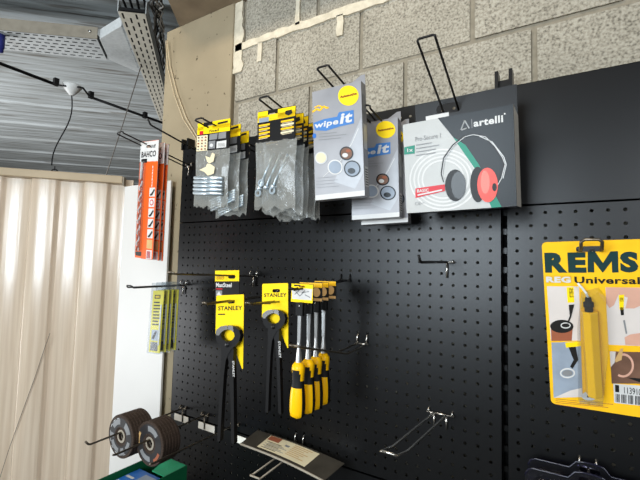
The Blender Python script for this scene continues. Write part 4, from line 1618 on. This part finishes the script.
lab(.19, .08, .76, .90, m_cream, .0006)
lab(.20, .10, .34, .36, m_copper, .0009)
for k in range(7):
    lab(.22 + .03 * (k % 2), .44 + .06 * k, .40 + .04 * (k % 3), .465 + .06 * k, m_ink if k % 3 == 0 else m_pgrey2, .0009)
    lab(.50, .16 + .09 * k, .70 - .03 * (k % 3), .19 + .09 * k, m_tan, .0009)
lab(.42, .30, .47, .40, m_pgrey2, .0009)
mb.build('paper_label', t, label='cream paper label with a rust red patch')

# ------------------------------------------------------------------ green carton with blue packet
t = thing('green_carton', 'open green carton under the grinding discs, on the lower shelf', 'carton', (0.14, -0.21, -0.845), group=None)
bx0, bx1, by0, by1, bz = -.066, .062, -.13, .112, .165
mb = MB()
mb.box(bx0, bx1, by0, by1, 0, .003, m_green)
th = .003
mb.box(bx0, bx0 + th, by0, by1, .003, bz, m_green)
mb.box(bx1 - th, bx1, by0, by1, .003, bz, m_green)
mb.box(bx0 + th, bx1 - th, by1 - th, by1, .003, bz, m_green)
mb.box(bx0 + th, bx1 - th, by0, by0 + th, .003, bz * .6, m_green)
mb.build('carton_body', t)
mb = MB()
mb.hexa([(bx0 + .05, by1 - .055, bz - .016), (bx1 - th, by1 - .06, bz - .012), (bx1 - th, by1 - th, bz - .001), (bx0 + .05, by1 - th, bz - .001)],
        [(bx0 + .05, by1 - .055, bz - .014), (bx1 - th, by1 - .06, bz - .010), (bx1 - th, by1 - th, bz + .001), (bx0 + .05, by1 - th, bz + .001)], m_green2)
mb.build('folded_flap', t, label='folded flap in a lighter green, painted as lit')
mb = MB()
mb.box(-.054, .054, -.110, .045, 0.002, .148, m_pblue)
zz = .1484
mb.face([(-.05, -.06, zz), (.03, -.06, zz), (.03, -.02, zz), (-.05, -.02, zz)], m_pwhite)
mb.face([(-.01, .0, zz), (.045, .0, zz), (.045, .035, zz), (-.01, .035, zz)], m_pgb)
mb.face([(-.05, .0, zz), (-.02, .0, zz), (-.02, .008, zz), (-.05, .008, zz)], m_pwhite)
for k in range(4):
    mb.face([(-.046, -.054 + k * .009, zz + .0003), (.02 - .008 * (k % 2), -.054 + k * .009, zz + .0003), (.02 - .008 * (k % 2), -.050 + k * .009, zz + .0003), (-.046, -.050 + k * .009, zz + .0003)], m_pgrey2)
tag(mb.build('blue_packet', loc=(0.14, -0.21, -0.842)), 'blue printed packet standing inside the open green carton', 'packet')

# ------------------------------------------------------------------ yellow deburring tool pack
W_, H_ = 0.118, 0.222
Q = [(540.8, 244), (645.0, 237.5), (649.5, 419), (551, 402.5)]
t = thing('deburring_tool_pack', 'big yellow carded deburring tool in clear blister on the right panel', 'carded tool', (1.141, -0.2, -0.192), (-1.0, 12.9, -1.6))
H_ = .249
W_ = .117
mb = MB()
ar = Art(mb, Q, W_, H_, -.001)
hc = ar.p(589, 250)
mb.prism([rrect(-W_ / 2, -H_ / 2, W_ / 2, H_ / 2, .006, 5), rrect(hc[0] - .016, hc[1] - .003, hc[0] + .016, hc[1] + .005, .003)], -.001, .001, m_gold)
def c7(x, y):
    return (540 + x / 6.4, 235 + y / 6.4)
def c8(x, y):
    return (540 + x / 4, 300 + y / 4)
def q7(*pts):
    return [c7(*p_) for p_ in pts]
def q8(*pts):
    return [c8(*p_) for p_ in pts]
for ch, x0, x1, y0, y1 in (('R', 30, 164, 116, 250), ('E', 176, 286, 112, 247), ('S', 512, 628, 98, 238)):
    a = c7(x0, y1); b = c7(x1, y0)
    ar.text(ch, a[0], b[1], b[0], a[1], m_petrol, 2, bold=.06)
ar.poly(q7((300, 242), (300, 108), (346, 106), (398, 180), (448, 102), (496, 100), (500, 238), (458, 240), (456, 166), (400, 240), (394, 240), (340, 170), (342, 241)), m_petrol, 2)
a = c7(36, 272); b = c7(190, 312)
ar.text('REG', a[0], a[1], b[0], b[1], m_pwhite, 3, bold=.05)
ar.poly(q7((30, 268), (196, 264), (196, 314), (34, 318)), mat('print_mid_yellow', (214, 168, 40), .4), 1)
a = c7(216, 265); b = c7(640, 314)
ar.text('Universal', a[0], a[1], b[0], b[1], m_ink, 3, bold=.03)
ar.poly([c7(40, 336), c7(245, 334), c8(160, 164), c8(42, 166)], m_pbg, 1)
ar.ell(*c8(85, 108), 11.5, 6.5, m_ink, 3)
ar.poly(q8((42, 110), (128, 112), (124, 165), (44, 166)), m_copper, 2)
ar.ring(*c8(100, 104), 5, 3, 1, m_pwhite, 4)
ar.poly(q7((165, 340), (210, 338), (214, 436), (172, 438)), m_yellow, 2)
ar.text('REMS', c7(184, 350)[0], c7(0, 345)[1], c7(206, 0)[0], c7(0, 405)[1], m_ink, 3)
ar.poly(q8((112, 22), (134, 20), (122, 70), (110, 100), (104, 98), (116, 66)), m_ink, 4)
ar.poly(q8((44, 172), (160, 168), (168, 386), (54, 388)), m_pgb, 1)
ar.poly(q8((98, 172), (160, 168), (160, 186), (102, 192)), m_yellow, 2)
ar.poly(q8((112, 190), (140, 188), (150, 240), (128, 274), (118, 266), (132, 240)), m_ink, 3)
ar.ring(*c8(108, 292), 7.5, 5, 1.5, m_pwhite, 2)
ar.ell(*c8(108, 292), 5, 3, m_pgrey2, 2)
ar.poly(q8((54, 388), (168, 386), (164, 350), (120, 360)), m_pbg, 2)
ar.poly([c7(415, 336), c7(670, 334), c8(430, 186), c8(272, 180)], m_pbg, 1)
ar.poly(q7((418, 336), (670, 334), (670, 440), (600, 470), (545, 470), (560, 400), (500, 380), (470, 450), (440, 470), (420, 440)), m_skin, 2)
ar.poly(q7((500, 385), (536, 380), (532, 480), (506, 478)), m_yellow, 3)
ar.text('REMS', c7(508, 0)[0], c7(0, 400)[1], c7(530, 0)[0], c7(0, 425)[1], m_ink, 4)
ar.poly(q8((318, 30), (332, 28), (334, 60), (322, 62)), m_ink, 3)
ar.poly(q8((330, 82), (338, 80), (347, 134), (341, 136)), m_pgrey2, 3)
ar.poly(q8((336, 150), (360, 138), (430, 128), (430, 186), (340, 180)), m_skin, 2)
ar.poly(q8((276, 206), (430, 210), (430, 336), (284, 334)), m_pbrown, 1)
ar.ring(*c8(330, 262), 11, 12, 2.2, m_skin, 2, -110, 120)
ar.poly(q8((320, 195), (330, 194), (324, 240), (300, 250), (296, 240)), m_tan, 3)
ar.poly(q8((276, 206), (300, 207), (296, 250), (280, 270)), m_pbg, 2)
ar.poly(q8((345, 310), (400, 330), (430, 330), (430, 316)), m_ink, 3)
ar.poly(q8((290, 334), (425, 345), (425, 425), (294, 410)), m_pwhite, 2)
a = c8(298, 340); b = c8(313, 366)
ar.text('1', a[0], a[1], b[0], b[1], m_ink, 4, bold=.03)
a = c8(334, 356); b = c8(404, 372)
ar.text('113910', a[0], a[1], b[0], b[1], m_ink, 4)
for k in range(20):
    x = 300 + k * 5.6
    if k % 5 != 3:
        ar.poly([c8(x, 374 + k * .6), c8(x + 2.6 + (k % 3) * .6, 374 + k * .6), c8(x + 2.6 + (k % 3) * .6, 406 + k * .8), c8(x, 406 + k * .8)], m_ink, 4)
for k in range(4):
    ar.line([c8(62, 392 + k * 7), c8((290, 250, 270, 190)[k], 416 + k * 6)], .0007, m_copper, 2)
ar.ell(*c8(196, 382), 8, 4.5, m_pwhite, 2)
ar.ell(*c8(190, 383), 1.3, 1.3, m_ink, 3)
mb.build('backing_card', t)
# the tool itself
top = ar.p(*c8(192, 40)); bot = ar.p(*c8(214, 372))
ax = Vector((top[0] - bot[0], 0, top[1] - bot[1]))
mb = MB()
hw = .0100
dr = ax.normalized()
sd = Vector((dr.z, 0, -dr.x))
vs_ = []
sec = [(-1, 0), (-.75, -.75), (.1, -1.0), (1.0, -.55), (1.0, 0)]
for base in (Vector((bot[0], 0, bot[1])), Vector((top[0], 0, top[1]))):
    for a, b in sec:
        pp = base + sd * a * hw
        vs_.append((pp.x, -.0025 + b * .017, pp.z))
nS = len(sec)
fs_ = [(k, (k + 1) % nS, (k + 1) % nS + nS, k + nS) for k in range(nS)] + [tuple(range(nS))[::-1], tuple(range(nS, 2 * nS))]
mb.add(vs_, fs_, m_hyel)
mb.build('tool_handle', t, bevel=.001)
mb = MB()
cb0 = Vector((top[0], -.010, top[1]))
mb.tube([cb0, cb0 + dr * .006, cb0 + dr * .0065, cb0 + dr * .013, cb0 + dr * .0135, cb0 + dr * .020], .005, m_hblk, 12, taper=[.0052, .0052, .0062, .0062, .0042, .0036])
mb.build('tool_collar', t)
mb = MB()
k0 = cb0 + dr * .020
mb.tube([k0, k0 + dr * .006 + Vector((-.002, 0, 0)), k0 + dr * .013 + Vector((-.006, 0, 0)), k0 + dr * .020 + Vector((-.011, 0, 0))], .0015, m_galv, 8)
mb.build('tool_blade', t)
mb = MB()
P0 = [ar.p(*q_) for q_ in q8((150, 392), (248, 404), (272, 190), (262, -10), (232, -50), (160, -30), (146, 120))]
P1 = [((x - .0) * .9 + .1 * P0[0][0] * 0 + .1 * (sum(p_[0] for p_ in P0) / 7), z * .95 + .05 * (sum(p_[1] for p_ in P0) / 7)) for x, z in P0]
n7 = len(P0)
for k in range(n7):
    j = (k + 1) % n7
    mb.face([(P0[k][0], -.0015, P0[k][1]), (P0[j][0], -.0015, P0[j][1]), (P1[j][0], -.024, P1[j][1]), (P1[k][0], -.024, P1[k][1])], m_blis)
mb.flat([P1], -.024, m_blis)
mb.build('blister', t, label='clear plastic blister over the tool')

# ------------------------------------------------------------------ clear blister packs, lower right
def clam(label, loc, ypr):
    t = thing('blister_pack', label, 'blister pack', loc, ypr, 'clear blister packs at the lower right')
    W_, H_ = .19, .17
    mb = MB()
    out = [(-W_ / 2 + .012, 0), (-W_ / 2 + .004, -.004), (-W_ / 2, -.014), (-W_ / 2, -H_), (W_ / 2, -H_), (W_ / 2, -.014), (W_ / 2 - .004, -.004), (W_ / 2 - .012, 0), (.030, 0), (.020, .012), (.008, .014), (-.008, .014), (-.020, .012), (-.030, 0)]
    mb.prism([out, euro(0, .002, .03, .010)], -.001, .001, m_pblis)
    mb.tube([(q_[0], 0, q_[1]) for q_ in out[2:5][::-1] + [] ] if False else [(out[k % 14][0], 0, out[k % 14][1]) for k in range(4, 17)], .0015, m_rim, 6)
    mb.build('blister_flange', t)
    mb = MB()
    i0 = rrect(-W_ / 2 + .012, -H_ + .012, W_ / 2 - .012, -.012, .012)
    i1 = rrect(-W_ / 2 + .019, -H_ + .019, W_ / 2 - .019, -.019, .010)
    n_ = len(i0)
    for k in range(n_):
        j = (k + 1) % n_
        mb.face([(i0[k][0], -.001, i0[k][1]), (i0[j][0], -.001, i0[j][1]), (i1[j][0], -.026, i1[j][1]), (i1[k][0], -.026, i1[k][1])], m_pblis, True)
    mb.flat([i1], -.026, m_pblis)
    mb.tube([(q_[0], -.026, q_[1]) for q_ in i1], .0016, m_rim, 6, closed=True)
    mb.build('blister_dome', t)
    mb = MB()
    mb.prism([rrect(-W_ / 2 + .024, -H_ + .022, W_ / 2 - .024, -.026, .008)], -.018, -.004, m_navy)
    mb.build('insert', t, label='dark navy insert')
    return t


clam('rear clear violet tinted blister pack at the bottom right edge', (1.139, -0.032, -0.459), (0, 0, 0))
clam('front clear violet tinted blister pack at the bottom right edge', (1.137, -0.066, -0.463), (0, 0, 0))
